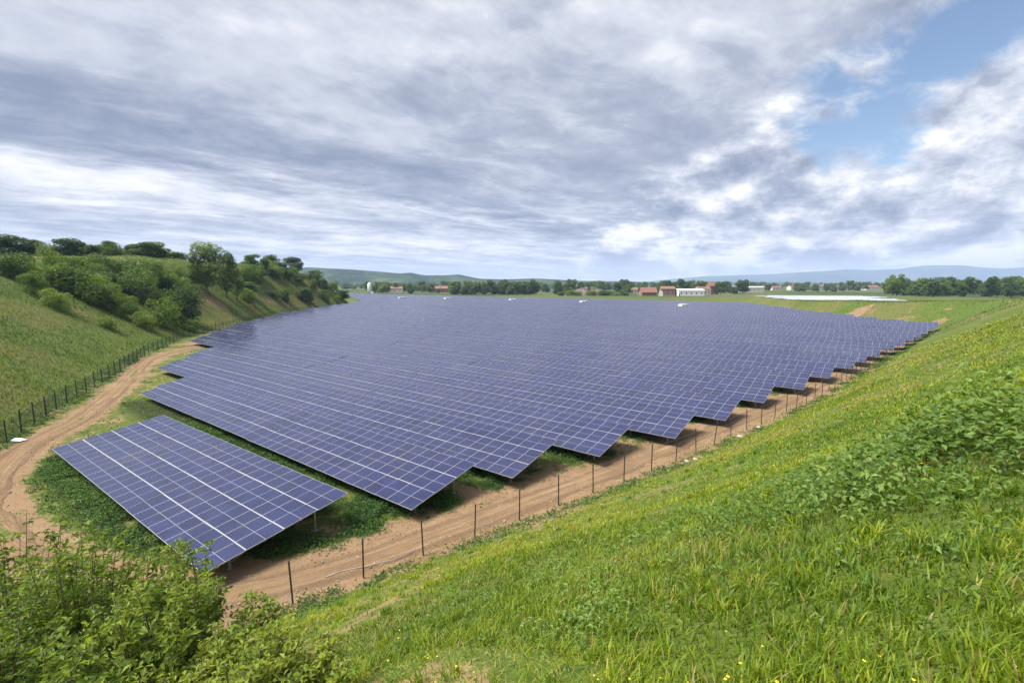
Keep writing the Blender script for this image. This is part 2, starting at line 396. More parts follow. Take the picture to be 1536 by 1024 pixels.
def cell_material():
    m, t = new_mat('solar_cells')
    uv = t.n('ShaderNodeUVMap').outputs[0]; sp = t.n('ShaderNodeSeparateXYZ', i_0=uv)
    pos = t.n('ShaderNodeNewGeometry').outputs['Position']
    def lines(v, p, w):
        q = t.math('FRACT', t.math('DIVIDE', v, p))
        return t.math('LESS_THAN', t.math('MINIMUM', q, t.math('SUBTRACT', 1.0, q)), w / p / 2)
    grid = t.math('MAXIMUM', lines(sp.outputs[0], .16, .012), lines(sp.outputs[1], .078, .008))
    bus = t.math('MULTIPLY', lines(sp.outputs[0], .04, .0035), .35)
    g = t.math('MAXIMUM', t.math('MULTIPLY', grid, .42), bus)
    cellv = t.n('ShaderNodeTexWhiteNoise'); cellv.noise_dimensions = '3D'
    sn = t.n('ShaderNodeVectorMath', operation='SNAP'); t.put(sn.inputs[0], pos); sn.inputs[1].default_value = (.9, .9, 5); t.put(cellv.inputs[0], sn.outputs[0])
    c = t.mix(t.math('MULTIPLY', cellv.outputs[0], .8), (.005, .0075, .037), (.0105, .014, .066))
    c = t.mix(g, c, (.12, .135, .24))
    dust = t.noise(pos, .22, 6, .65)
    c = t.mix(t.step(dust, .48, .75, .0, .07), c, (.22, .20, .18))
    b = t.n('ShaderNodeBsdfPrincipled'); t.put(b.inputs['Base Color'], c)
    b.inputs['Roughness'].default_value = .16; b.inputs['IOR'].default_value = 1.5; b.inputs['Specular IOR Level'].default_value = .5
    du = t.noise(pos, .5, 4, .6); t.put(b.inputs['Roughness'], t.math('ADD', t.step(du, .3, .7, .06, .16), t.math('MULTIPLY', cellv.outputs[0], .08)))
    finish(t, b); return m
M['cells'] = cell_material()

# ------------------------------------------------------------------ terrain
TRACK = [(-60, 92), (-58.5, 78), (-52, 66), (-46, 56), (-41, 47), (-38, 41), (-35.5, 34), (-31, 27.5), (-26, 23), (-19.5, 19.2), (-12.5, 17.2),
         (-7, 19.3), (2.5, 26.6), (9.5, 32.2), (15.6, 37.6), (23.0, 43.8), (29.4, 49.6), (42.4, 62.2), (74, 93.4), (106, 124.5)]
def smooth_line(pts, step):
    pts = [Vector((*p, 0)) for p in pts]; out = []
    for i in range(len(pts) - 1):
        p0, p1, p2, p3 = pts[max(i - 1, 0)], pts[i], pts[i + 1], pts[min(i + 2, len(pts) - 1)]
        n = max(2, int((p2 - p1).length / step))
        for k in range(n):
            u = k / n
            out.append(.5 * ((2 * p1) + (p2 - p0) * u + (2 * p0 - 5 * p1 + 4 * p2 - p3) * u * u + (3 * p1 - p0 - 3 * p2 + p3) * u ** 3))
    return [(p.x, p.y) for p in out] + [(pts[-1].x, pts[-1].y)]
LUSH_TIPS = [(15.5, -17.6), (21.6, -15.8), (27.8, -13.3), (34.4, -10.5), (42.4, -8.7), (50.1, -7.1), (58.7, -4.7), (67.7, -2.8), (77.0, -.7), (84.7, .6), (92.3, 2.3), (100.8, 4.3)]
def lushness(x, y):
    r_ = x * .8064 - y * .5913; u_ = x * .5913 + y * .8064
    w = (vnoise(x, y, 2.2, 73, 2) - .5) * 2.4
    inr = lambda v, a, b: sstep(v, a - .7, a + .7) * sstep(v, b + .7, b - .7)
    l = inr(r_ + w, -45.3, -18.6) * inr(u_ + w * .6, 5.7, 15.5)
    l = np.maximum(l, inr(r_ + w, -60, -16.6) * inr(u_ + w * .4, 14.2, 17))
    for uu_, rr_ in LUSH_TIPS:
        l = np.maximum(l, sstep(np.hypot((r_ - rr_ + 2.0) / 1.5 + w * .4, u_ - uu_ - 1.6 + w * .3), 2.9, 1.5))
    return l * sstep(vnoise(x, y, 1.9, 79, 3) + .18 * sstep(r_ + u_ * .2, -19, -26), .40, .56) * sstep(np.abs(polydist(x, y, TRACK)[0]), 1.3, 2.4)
def masks(x, y):
    dR, sR = polydist(x, y, TOE_R); dL, sL = polydist(x, y, TOE_L)
    dT, _ = polydist(x, y, TRACK)
    dirt = sstep(np.abs(dT), 2.1, .7) * .9
    cor = sstep(dR, -9.5, -4) * sstep(dR, .6, -.6) * (y < 135)               # the bare strip along the fence
    dirt = np.maximum(dirt, cor * .72)
    floor = (dR < 0) & (dL > 0) & (y < 330)
    dirt = np.where(floor, np.maximum(dirt, .42), dirt)
    pat = vnoise(x, y, 3.2, 41, 3)                                          # thin worn spots on the bank
    dirt = np.maximum(dirt, np.where(dR > 0, sstep(pat, .56, .66) * .45 + .16 * sstep(dR, 3, 0), 0))
    pl = vnoise(x, y, 9, 43, 3); dirt = np.maximum(dirt, np.where(dL < 0, sstep(pl, .66, .8) * .55, 0))
    dirt = dirt * (1 - .95 * lushness(x, y))
    # bare scars: below the poplars, at the far end of the field, beside the far ridge
    for cx, cy, rx, ry in ((-93, 150, 5, 4), (114, 131, 4, 4), (122, 172, 7, 4), (-60, 96, 7, 4), (-89, 225, 4, 10)):
        q = ((x - cx) / rx) ** 2 + ((y - cy) / ry) ** 2
        dirt = np.maximum(dirt, .9 * sstep(q, 1.6, .3))
    far = sstep(np.hypot(x, y), 300, 520)
    dirt = dirt * (1 - far)
    return dirt, far, dR, dL
def dryness(x, y):
    return sstep(vnoise(x, y, 13, 45, 4), .46, .64) * (.45 + .55 * vnoise(x, y, 3.1, 47, 2))
def axis(lo, hi, a, c, n):
    t0, t1 = math.asinh((lo - c) / a), math.asinh((hi - c) / a)
    return c + a * np.sinh(np.linspace(t0, t1, n))
gx, gy = axis(-9000, 9000, 22, -6, 620), axis(-120, 11000, 24, 14, 520)
X, Y = np.meshgrid(gx, gy); Z = height(X, Y)
dirt, far, DR, DL = masks(X, Y)
nx, ny = len(gx), len(gy)
idx = np.arange(nx * ny).reshape(ny, nx)
quads = np.stack([idx[:-1, :-1], idx[:-1, 1:], idx[1:, 1:], idx[1:, :-1]], -1).reshape(-1, 4)
cxm = lambda A: ((A[:-1, :-1] + A[1:, 1:]) / 2).ravel()
cdr, cdl, cy = cxm(DR), cxm(DL), cxm(Y)
zone = np.zeros(len(quads), int)                                           # 0 field floor, 1 bank, 2 hillside, 3 plain
zone[(cdr > -.3) & (cy < 330)] = 1
zone[(cdl < .3) & (cy < 330)] = 2
zone[cy >= 330] = 3
V = np.stack([X.ravel(), Y.ravel(), Z.ravel()], -1)
dry = (dryness(X, Y) * np.where((DL < 0) | (Y > 125), 1.0, .5)).ravel(); lush_ = lushness(X, Y).ravel()
for k, nm in enumerate(('ground', 'embankment', 'hillside', 'plain')):
    q = quads[zone == k]; u, inv = np.unique(q, return_inverse=True)
    me = mesh_np(nm, V[u], inv.reshape(-1, 4), M['ground'], {'dirt': dirt.ravel()[u], 'far': far.ravel()[u], 'dry': dry[u], 'lush': lush_[u]}, smooth=True)
    tag(link(nm, me), kind='structure')

# dirt track: a draped strip with wheel ruts and ragged edges
def build_track():
    line = smooth_line(TRACK, .35); n = len(line); W = 15; vs = []; ac = []; al = []; ed = []
    for i, (x, y) in enumerate(line):
        a, b = line[max(i - 1, 0)], line[min(i + 1, n - 1)]
        dx, dy = b[0] - a[0], b[1] - a[1]; L = math.hypot(dx, dy); nxn, nyn = dy / L, -dx / L
        half = 1.05 + .3 * math.sin(i * .05) + .2 * math.sin(i * .31 + 1)
        wl, wr = half + random.uniform(-.12, .12), half + random.uniform(-.12, .12)
        for k in range(W):
            u = k / (W - 1) * 2 - 1; o = u * (wr if u > 0 else wl)
            px, py = x + nxn * o, y + nyn * o
            rut = -.05 * math.exp(-((abs(o) - .85) / .25) ** 2) + .03 * math.exp(-(o / .4) ** 2)
            vs.append((px, py, .055 + rut * (1 - u ** 4) - .07 * abs(u) ** 6)); ac.append(o); al.append(i * .35)
            ed.append(.72 * math.exp(-(o / .4) ** 2) * (.6 + .5 * math.sin(i * .09)) if i < 230 else -.15)
    vs = np.array(vs); vs[:, 2] += height(vs[:, 0], vs[:, 1])
    i2 = np.arange(n * W).reshape(n, W)
    f = np.stack([i2[:-1, :-1], i2[:-1, 1:], i2[1:, 1:], i2[1:, :-1]], -1).reshape(-1, 4)[:, ::-1]
    tag(link('dirt_track', mesh_np('dirt_track', vs, f, M['track'], {'across': ac, 'along': al, 'edge': ed}, smooth=True)), kind='structure')
build_track()

# distant hills and mountains: ridges with real depth
def ridge(name, prof, D, depth, mat, seed, rough):
    px = np.linspace(prof[0][0], prof[-1][0], 260); py = np.interp(px, [p[0] for p in prof], [p[1] for p in prof])
    K = 26; vs = []
    for j in range(K):
        w = j / (K - 1) * 2 - 1
        Yd = D + w * depth
        x = (px - 768) / 722 * Yd
        crest = EYE + (424.7 - py) / 722 * D
        shape = math.cos(w * math.pi / 2) ** 1.3
        n = vnoise(x, np.full_like(x, Yd), rough, seed, 5) - .5
        z = crest * shape * (1 + .5 * n * (1 - .6 * shape)) + n * crest * .12 - 3
        vs.append(np.stack([x, np.full_like(x, Yd), z], -1))
    vs = np.concatenate(vs); i2 = np.arange(K * 260).reshape(K, 260)
    f = np.stack([i2[:-1, :-1], i2[:-1, 1:], i2[1:, 1:], i2[1:, :-1]], -1).reshape(-1, 4)
    tag(link(name, mesh_np(name, vs, f, mat, smooth=True)), kind='structure')
def hill_material(name, a, b, sc):
    m, t = new_mat(name); co = t.n('ShaderNodeNewGeometry').outputs['Position']
    c = t.mix(t.step(t.noise(co, sc, 6, .6), .38, .62), a, b)
    c = t.mix(t.step(t.noise(co, sc * 4, 4, .6), .55, .7, 0, .6), c, (.12, .15, .05))
    bb = t.n('ShaderNodeBsdfPrincipled'); t.put(bb.inputs['Base Color'], c); bb.inputs['Roughness'].default_value = 1; bb.inputs['Specular IOR Level'].default_value = 0
    finish(t, bb); return m
HM = hill_material('wooded_hill', (.012, .028, .014), (.042, .066, .024), .006)
MM = hill_material('mountain_side', (.022, .045, .035), (.045, .075, .045), .0009)
ridge('hills', [(300, 408), (420, 400), (480, 403), (520, 405), (560, 408), (600, 409.5), (618, 407.5), (640, 411), (665, 411.5), (690, 411), (720, 417), (760, 418), (800, 416.5), (860, 420), (960, 422), (1010, 424)], 2600, 600, HM, 61, 420)
ridge('low_hills', [(980, 424), (1060, 421), (1130, 422.5), (1200, 423), (1290, 425), (1420, 424), (1700, 420)], 3800, 500, HM, 63, 420)
ridge('mountains', [(900, 424.5), (960, 423), (1010, 418), (1060, 414.5), (1120, 413), (1160, 412), (1200, 408.5), (1240, 405), (1262, 404), (1300, 406), (1340, 405.5), (1375, 401.5), (1400, 400.5), (1440, 400), (1475, 401.5), (1500, 402), (1536, 400), (1600, 399), (1750, 404)], 9000, 1900, MM, 67, 1500)

# ------------------------------------------------------------------ solar tables
MW, ML, PX, PY = .988, 1.632, 1.0, 1.65
def module_arrays():
    xs = [0, .011, MW - .011, MW]; ys = [0, .016, ML / 2 - .007, ML / 2 + .007, ML - .016, ML]
    v = [(x, y, 0) for y in ys for x in xs]; f = []; fm = []; uv = []
    for j in range(5):
        for i in range(3):
            a = j * 4 + i; f.append([a, a + 1, a + 5, a + 4]); fm.append(0 if (i == 1 and j in (1, 3)) else 1)
    n = len(v); v += [(0, 0, -.04), (MW, 0, -.04), (MW, ML, -.04), (0, ML, -.04)]
    for a, b, c, d in ((0, 3, n + 1, n), (3, 23, n + 2, n + 1), (23, 20, n + 3, n + 2), (20, 0, n, n + 3)): f.append([b, a, d, c]); fm.append(1)
    f.append([n + 3, n + 2, n + 1, n]); fm.append(2)
    v = np.array(v, float); f = np.array(f)
    return v, f, np.array(fm), v[f.ravel()][:, :2]
mv, mf, mfm, muv = module_arrays()
PMATS = [M['cells'], M['alu'], M['back']]
MODULE = mesh_np('solar_panel', mv, mf, PMATS, uv=muv, face_mat=mfm)
def panel_array_mesh(cells, c, s, seg):
    """one mesh holding the modules at (col,band) cells in a row's frame; x runs to the left end"""
    k = len(cells); cl = np.array(cells, float)
    v = np.tile(mv, (k, 1, 1)); v[:, :, 0] += (cl[:, 0] * PX)[:, None]; v[:, :, 1] += (cl[:, 1] * PY)[:, None]
    j = rng.normal(0, 1, (k, 3))
    v[:, :, 2] += j[:, 0:1] * .004 + (mv[:, 0] - .5)[None] * j[:, 1:2] * .006 + (mv[:, 1] - .8)[None] * j[:, 2:3] * .005
    v = v.reshape(-1, 3); yy = v[:, 1] * c - v[:, 2] * s; zz = v[:, 1] * s + v[:, 2] * c
    v = np.stack([v[:, 0], yy, zz], -1)
    sg = np.repeat(np.array([seg[int(q) // 9] for q in cl[:, 0]]), len(mv), 0)
    v[:, 2] += sg[:, 0] + sg[:, 1] * v[:, 1]
    f = (np.tile(mf, (k, 1, 1)) + (np.arange(k) * len(mv))[:, None, None]).reshape(-1, 4)
    return mesh_np('panel_array', v, f, PMATS, uv=np.tile(muv, (k, 1)), face_mat=np.tile(mfm, k))
LEG_MESH = {}
def leg_mesh(h):
    key = round(h, 2)
    if key not in LEG_MESH:
        b = MB(); b.box(-.035, .035, -.05, .05, -.3, h); b.box(-.09, .09, -.09, .09, -.02, .012); LEG_MESH[key] = b.mesh('support_leg', M['steel'])
    return LEG_MESH[key]
RZ_U = R(126.25 - 90)
def ru(r, u): return np.array([r * .8064 + u * .5913, r * -.5913 + u * .8064])
def solar_row(name, pr, pl, bands, tilt, low, n_single, n_legs, label, cat, group=None, PY=1.65, face=None):
    """pr / pl: ground points of the right and left end of the lower edge"""
    pr, pl = np.array(pr), np.array(pl); d = pl - pr; L = np.linalg.norm(d); n = int(round(L / PX))
    ang = math.atan2(d[1], d[0])                      # local +x runs left along the row, local +y must run up-slope (away)
    c, s = math.cos(tilt), math.sin(tilt)
    root = tag(empty(name, (pr[0], pr[1], hz(*pr)), ang), label, cat, group)
    # local y axis = +90 deg from x: for a row running to the left-back, +90 deg points towards the camera, so mirror with negative y
    sgn = -1
    cells = [(i, b) for i in range(n) for b in range(bands)]
    one, rest = cells[:n_single], cells[n_single:]
    seg = [(random.gauss(0, .011), random.gauss(0, .004)) for _ in range(n // 9 + 2)]
    fr = empty  # (kept for clarity of naming below)
    # modules run along x with their y up the slope: rotate the module frame by 180 deg about z and shift
    for i, b in one:
        o = bpy.data.objects.new('solar_panel', MODULE); COL.objects.link(o); o.parent = root
        y, z = b * PY * c, low + b * PY * s + seg[i // 9][0] + seg[i // 9][1] * b * PY
        j = [random.gauss(0, 1) for _ in range(3)]
        o.matrix_basis = (Matrix.Translation((i * PX + MW, -y, z + j[0] * .004)) @ Matrix.Rotation(math.pi, 4, 'Z')
                          @ Matrix.Rotation(tilt + seg[i // 9][1] + j[2] * .004, 4, 'X') @ Matrix.Rotation(j[1] * .005, 4, 'Y'))
    if rest:
        me = panel_array_mesh(rest, c, s, seg)
        co = np.empty(len(me.vertices) * 3, np.float32); me.vertices.foreach_get('co', co); co = co.reshape(-1, 3)
        # 180 deg about z, then move each column back in place
        co[:, 0] = -co[:, 0]; co[:, 1] = -co[:, 1]
        co[:, 0] += n * PX + rest[0][0] * PX - .012
        co[:, 2] += low
        me.vertices.foreach_set('co', co.ravel()); me.update()
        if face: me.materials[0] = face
        o = link('panel_array', me, root)
        if n_single: o['kind'] = 'stuff'
        else: o['kind'] = 'stuff'
    # steel under-frame: purlins along the row, legs and rafters
    W = bands * PY
    ymax = W
    fb = MB()
    for q in (.18, .5, .82) if bands == 3 else (.12, .37, .63, .88):
        y, z = q * W * c, low + q * W * s - .1
        fb.bar((0.1, -y, z), (n * PX - .1, -y, z), .06, .09)
    legs = []
    k = 0; xx = .9
    while xx < n * PX - .3:
        fb.bar((xx, -.15 * c, low + .15 * s - .19), (xx, -(W - .15) * c, low + (W - .15) * s - .19), .07, .08)
        fb.bar((xx, -.2 * W * c, .25), (xx, -.52 * W * c, low + .52 * W * s - .22), .045, .045)
        for q in (.2, .8): legs.append((xx, -q * W * c, low + q * W * s - .22))
        xx += 3.0
    fb.build('mounting_frame', M['steel'], root)
    if n_single:
        for bnd in range(1, bands):
            y, z = bnd * PY - (PY - ML) / 2, .006
            rb = MB(); w_ = max(PY - ML, .018) / 2 + .001
            yy = [(y - w_, z), (y + w_, z), (y + w_, z - .03), (y - w_, z - .03)]
            for sgi in range((n + 8) // 9):
                dz, dt_ = seg[sgi]
                rb.poly([(x_, -(a * c - b_ * s), low + a * s + b_ * c + dz + dt_ * a) for x_ in (sgi * 9 * PX, min(n, sgi * 9 + 9) * PX - .012) for a, b_ in yy], [(0, 3, 2, 1), (4, 5, 6, 7), (0, 1, 5, 4), (1, 2, 6, 5), (2, 3, 7, 6), (3, 0, 4, 7)])
            rb.build('seam_rail', M['rail'], root)
    for i, (x, y, z) in enumerate(legs):
        if i >= n_legs: break
        o = bpy.data.objects.new('support_leg', leg_mesh(z)); COL.objects.link(o); o.parent = root; o.location = (x, y, 0)
    if len(legs) > n_legs:
        lb = MB()
        for x, y, z in legs[n_legs:]: lb.box(x - .035, x + .035, y - .05, y + .05, -.2, z)
        o = lb.build('leg_rank', M['steel'], root); o['kind'] = 'stuff'
    return root

LB = [(-31, 31.6), (-39, 49), (-46.5, 64), (-65.5, 91.4), (-74, 124), (-84, 170), (-87.5, 200), (-87, 235), (-82, 262), (-92, 290), (-143, 425), (-185, 520)]
def hit_polyline(p, d, pts):
    for (ax, ay), (bx, by) in zip(pts[:-1], pts[1:]):
        ex, ey = bx - ax, by - ay; det = d[0] * -ey + d[1] * ex
        if abs(det) < 1e-9: continue
        t_ = ((ax - p[0]) * -ey + (ay - p[1]) * ex) / det; q = (d[0] * (ay - p[1]) - d[1] * (ax - p[0])) / det
        if t_ > 0 and -1e-6 <= q <= 1 + 1e-6: return np.array(p) + d * t_
    return None
ORD = 'first second third fourth fifth sixth seventh eighth ninth tenth eleventh twelfth thirteenth fourteenth fifteenth sixteenth seventeenth eighteenth'.split()
solar_row('solar_table', ru(-20.0, 7.0), ru(-44.0, 7.0), 4, R(7.6), .8, 96, 40,
          'detached four-band solar table standing alone in front of the long rows', 'solar table', None, 1.655)
TIPS = [(15.5, -17.6), (21.6, -15.8), (27.8, -13.3), (34.4, -10.5), (41.8, -8.7), (50.0, -7.1), (58.7, -4.7), (67.7, -2.8), (77.0, -.7), (84.7, .6), (92.3, 2.3), (100.8, 4.3), (109.4, 6.1)]
LEFTS = [(16.5, -60.6), (23.0, -76.4), (30.0, -86), (38.0, -107)]
uu = 109.4
while uu < 276:
    uu += 8.6 if uu < 160 else 9.2
    TIPS.append((uu, float(np.interp(uu, [109, 155, 170, 207, 240, 278], [6.1, 15, 9, -15, -30, -50]))))
for i, (u_, r_) in enumerate(TIPS):
    p = ru(r_, u_)
    if i < 4: q = ru(LEFTS[i][1], LEFTS[i][0])
    else:
        a = R(126.25 + 180 + 2.7); q = hit_polyline(p, np.array([math.sin(a), math.cos(a)]), LB)
        if q is None: q = p + np.array([math.sin(a), math.cos(a)]) * 300
    if i == 0: lab, grp = 'long solar row directly behind the detached front table, two bright seams along it', None
    elif i < 18: lab, grp = f'solar row ending in the {ORD[i]} saw-tooth tip from the front, beside the fence', None
    else: lab, grp = 'far solar row merging into the pale distant end of the array', None
    solar_row('solar_row', p, q, 3, R(11 + random.gauss(0, .4)), .78 + random.gauss(0, .04), 100 if i < 15 else 0, 36 if i < 3 else (12 if i < 14 else 0), lab, 'solar row', 'long rows of solar panels' if i < 18 else 'far solar rows')

# second solar field on the far plateau, seen almost edge on
for k in range(17):
    y0 = 224 + k * 5.7
    x0 = at_depth(1366 - (k % 5) * 9 - k * 3, y0)
    x1 = max(at_depth(1150 + (k % 3) * 24, y0), float(np.interp(y0 + 14, [178, 252, 300, 350], [121, 136, 146, 165])) + 9)
    solar_row('solar_row', (x0, y0), (x1, y0 + 14), 3, R(2.5), .22, 0, 0, 'row with painted sky glare in the second solar field beyond the main array', 'solar row', 'second solar field', 1.65, M['sky_glare'])

# ------------------------------------------------------------------ fences
def along(pts, step):
    A = arclen(pts); s = np.arange(0, A[-1], step)
    return [(float(np.interp(q, A, [p[0] for p in pts])), float(np.interp(q, A, [p[1] for p in pts]))) for q in s]
def fence(name, pts, step, h, w, mat, wmat, hor, ver, wire, label, lean):
    root = tag(empty(name, (*pts[0], hz(*pts[0]))), label, 'fence')
    P = along(pts, step); o0 = Vector((*pts[0], hz(*pts[0])))
    pb = MB(); pb.tube([(0, 0, -.4), (0, 0, h)], w / 2, 8); pb.tube([(0, 0, h - .005), (0, 0, h + .02)], w / 2 * 1.25, 8)
    pm = pb.mesh('post', mat, False)
    for x, y in P[:100]:
        o = bpy.data.objects.new('post', pm); COL.objects.link(o); o.parent = root
        o.location = Vector((x, y, hz(x, y))) - o0
        o.rotation_euler = (random.gauss(0, lean), random.gauss(0, lean), 0); s = random.uniform(.96, 1.05); o.scale = (1, 1, s)
    b = MB(); F = along(pts, ver if ver else step)
    zz = height(np.array([q[0] for q in F]), np.array([q[1] for q in F]))
    F3 = [Vector((x, y, z)) - o0 for (x, y), z in zip(F, zz)]
    for z in hor:
        for a, c in zip(F3[:-1], F3[1:]): b.bar(a + Vector((0, 0, z)), c + Vector((0, 0, z)), wire)
    if ver:
        for a in F3: b.bar(a + Vector((0, 0, hor[0])), a + Vector((0, 0, hor[-1])), wire)
    b.build('wire_mesh', wmat, root)
fence('wire_fence', FENCE_R, 2.69, 1.68, .065, M['post_dark'], M['steel'], (.35, .75, 1.15, 1.55), 0, .006, 'thin wire fence on dark round posts along the foot of the near grass bank', .028)
fence('mesh_fence', FENCE_L, 2.75, 1.85, .105, M['post_green'], M['post_green'], (.1, .4, .7, 1.0, 1.3, 1.6), .22, .014, 'dark green wire mesh fence along the foot of the left hillside', .008)

# ------------------------------------------------------------------ foliage geometry
def leaf_cards(pos, nrm, size, aspect=.6, tone=None, fold=.25, droop=0.0):
    """pointed, slightly folded leaves: four triangles sharing a mid rib; returns verts, tris, tone"""
    n = len(pos); nrm = nrm / (np.linalg.norm(nrm, axis=1, keepdims=True) + 1e-9)
    a = rng.normal(0, 1, (n, 3)); a -= (a * nrm).sum(1, keepdims=True) * nrm; a /= np.linalg.norm(a, axis=1, keepdims=True) + 1e-9
    if droop: a[:, 2] -= droop; a /= np.linalg.norm(a, axis=1, keepdims=True)
    b = np.cross(nrm, a); b /= np.linalg.norm(b, axis=1, keepdims=True) + 1e-9
    s = np.asarray(size).reshape(-1, 1) * np.ones((n, 1))
    base = pos - a * s * .5; tip = pos + a * s * .5 - nrm * s * .12
    mid = pos - nrm * 0
    l = mid + b * s * aspect * .5 + nrm * s * fold * .4; r = mid - b * s * aspect * .5 + nrm * s * fold * .4
    v = np.stack([base, r, tip, l], 1).reshape(-1, 3)
    i = np.arange(n)[:, None] * 4
    f = np.concatenate([i + np.array([[0, 1, 2]]), i + np.array([[0, 2, 3]])], 0)
    t_ = np.repeat(rng.random(n) if tone is None else tone, 4)
    return v, f, t_
def crown_mesh(name, blobs, per, size, mat, aspect=.65, inner=.72):
    """leaf clumps over several overlapping irregular blobs"""
    vs, ts = [], []
    for bi, (cx, cy, cz, rx, ry, rz) in enumerate(blobs):
        n = int(per * (rx * ry + rx * rz + ry * rz) / 3)
        d = rng.normal(0, 1, (n, 3)); d /= np.linalg.norm(d, axis=1, keepdims=True)
        lump = 1 + .30 * (vnoise(d[:, 0] * 3 + bi * 7, d[:, 1] * 3 + d[:, 2] * 2.3, .8, 77 + bi, 2) - .5) * 2
        rad = (inner + (1.03 - inner) * rng.random(n) ** .6) * lump
        p = d * rad[:, None] * np.array([rx, ry, rz]) + np.array([cx, cy, cz])
        tn = np.clip(.25 + .5 * vnoise(p[:, 0] * 1.0 + 31, p[:, 1] + p[:, 2] * 1.3, .9, 90 + bi, 2) + rng.normal(0, .16, n), 0, 1)
        v, f, t_ = leaf_cards(p, d + rng.normal(0, .55, (n, 3)) + np.array([0, 0, .25]), size * rng.uniform(.7, 1.3, n), aspect, tn)
        vs.append((v, f)); ts.append(t_)
    V, F, o = [], [], 0
    for v, f in vs: V.append(v); F.append(f + o); o += len(v)
    return mesh_np(name, np.concatenate(V), np.concatenate(F), mat, {'tone': np.concatenate(ts)})
def rand_blobs(n, w, h, z0, br, flat=.85):
    out = []
    for i in range(n):
        a, q = random.uniform(0, 6.283), math.sqrt(random.random()) * (w / 2 - br * .6)
        z = z0 + br * .6 + random.random() ** .8 * (h - z0 - br * 1.3); s = random.uniform(.7, 1.2)
        k = 1 - .45 * max(0, (z - z0) / (h - z0) - .5)
        out.append((math.cos(a) * q * k, math.sin(a) * q * k, z, br * s, br * s * random.uniform(.85, 1.15), br * s * flat))
    return out
def trunk_mesh(name, h, r, limbs, mat, spread):
    b = MB(); pts = []; x = y = 0
    for k in range(6):
        pts.append((x, y, h * k / 5 - .3 * (k == 0))); x += random.uniform(-.05, .05) * h / 4; y += random.uniform(-.05, .05) * h / 4
    b.tube(pts, [r * (1 - .75 * k / 5) for k in range(6)], 7)
    for k in range(limbs):
        i = random.randint(1, 4); a = random.uniform(0, 6.283); p = Vector(pts[i]); q = p + Vector((math.cos(a) * spread * .5, math.sin(a) * spread * .5, h * .16)); e = p + Vector((math.cos(a) * spread, math.sin(a) * spread, h * random.uniform(.25, .42)))
        b.tube([p, q, e], [r * .4, r * .27, r * .1], 5)
    return b.mesh(name, mat, True)

SHRUBS = []      # unit kinds: (crown mesh, trunk mesh, nominal width, nominal height)
for k in range(4):
    w, h = 4.6, 3.6 + .4 * k
    SHRUBS.append((crown_mesh('crown', rand_blobs(8, w, h, -.1, 1.15) + rand_blobs(6, w * 1.02, h * .5, -.5, .95), 250, .24, M['leaf_shrub'] if k != 1 else M['leaf_dark']), trunk_mesh('trunk', h * .7, .10, 6, M['bark'], 1.1), w, h))
TREES = []
for k in range(4):
    w, h = 6.6, 8.5 + k * .6
    TREES.append((crown_mesh('crown', rand_blobs(13, w, h, 1.6 if k % 2 else .6, 1.55) + rand_blobs(5, w, h * .5, .1, 1.4), 190, .38, M['leaf_dark'] if k % 2 == 0 else M['leaf_shrub']), trunk_mesh('trunk', h * .75, .22, 7, M['bark'], 1.9), w, h))
def poplar(k):
    blobs = []
    for i in range(17):
        z = 3.0 + i / 16 * 9.8; q = 1.9 * math.sin(min(1, (i + 2) / 12) * math.pi / 2) * (1 - .45 * max(0, i - 9) / 7)
        a = random.uniform(0, 6.28); blobs.append((math.cos(a) * q * .7, math.sin(a) * q * .7, z, 1.25 * random.uniform(.75, 1.15), 1.25, 1.2))
    return (crown_mesh('crown', blobs, 230, .30, M['leaf_poplar']), trunk_mesh('trunk', 11.5, .2, 8, M['paleBark'], 1.5), 5.4, 13.6)
POPLARS = [poplar(k) for k in range(2)]
FARTREES = []
for k in range(4):
    w, h = 8.5, 9.5 + k
    FARTREES.append((crown_mesh('crown', rand_blobs(14, w, h, .4, 1.75) + rand_blobs(4, w, h * .5, 0, 1.7), 50, .8, M['leaf_dark'] if k < 3 else M['leaf_shrub']), trunk_mesh('trunk', h * .6, .28, 3, M['bark'], 2), w, h))
def plant(kind, name, x, y, w, h, label, cat, group=None, sink=.1):
    cm, tm, nw, nh = kind
    o = tag(empty(name, (x, y, hz(x, y) - sink), random.uniform(0, 6.28)), label, cat, group)
    o.scale = (w / nw, w / nw, h / nh)
    link('crown', cm, o); link('trunk', tm, o); return o

# --- left hillside, placed by where each stands on the slope (pixel of its foot, its width and height there)
def from_px(px, py):
    x, y = ground_at(px, py); return x, y, math.hypot(x, y)
def px_plant(kind, name, px, py, wpx, hpx, label, cat, group=None):
    x, y = ground_at(px, py); s = y * CP / 722 * 1.0
    return plant(kind, name, x, y, wpx * s * .92, hpx * s, label, cat, group)
px_plant(POPLARS[0], 'tree', 312, 441, 66, 76, 'tall pale green poplar on the left hillside, broadest and highest of its stand', 'tree', 'poplars on the hillside')
px_plant(POPLARS[1], 'tree', 341, 447, 40, 68, 'slim pale green poplar right of the broadest poplar on the hillside', 'tree', 'poplars on the hillside')
px_plant(POPLARS[0], 'tree', 356, 451, 32, 50, 'short poplar with bare pale trunk at the right end of the poplar stand', 'tree', 'poplars on the hillside')
px_plant(POPLARS[1], 'tree', 294, 436, 36, 56, 'low poplar at the left end of the poplar stand', 'tree', 'poplars on the hillside')
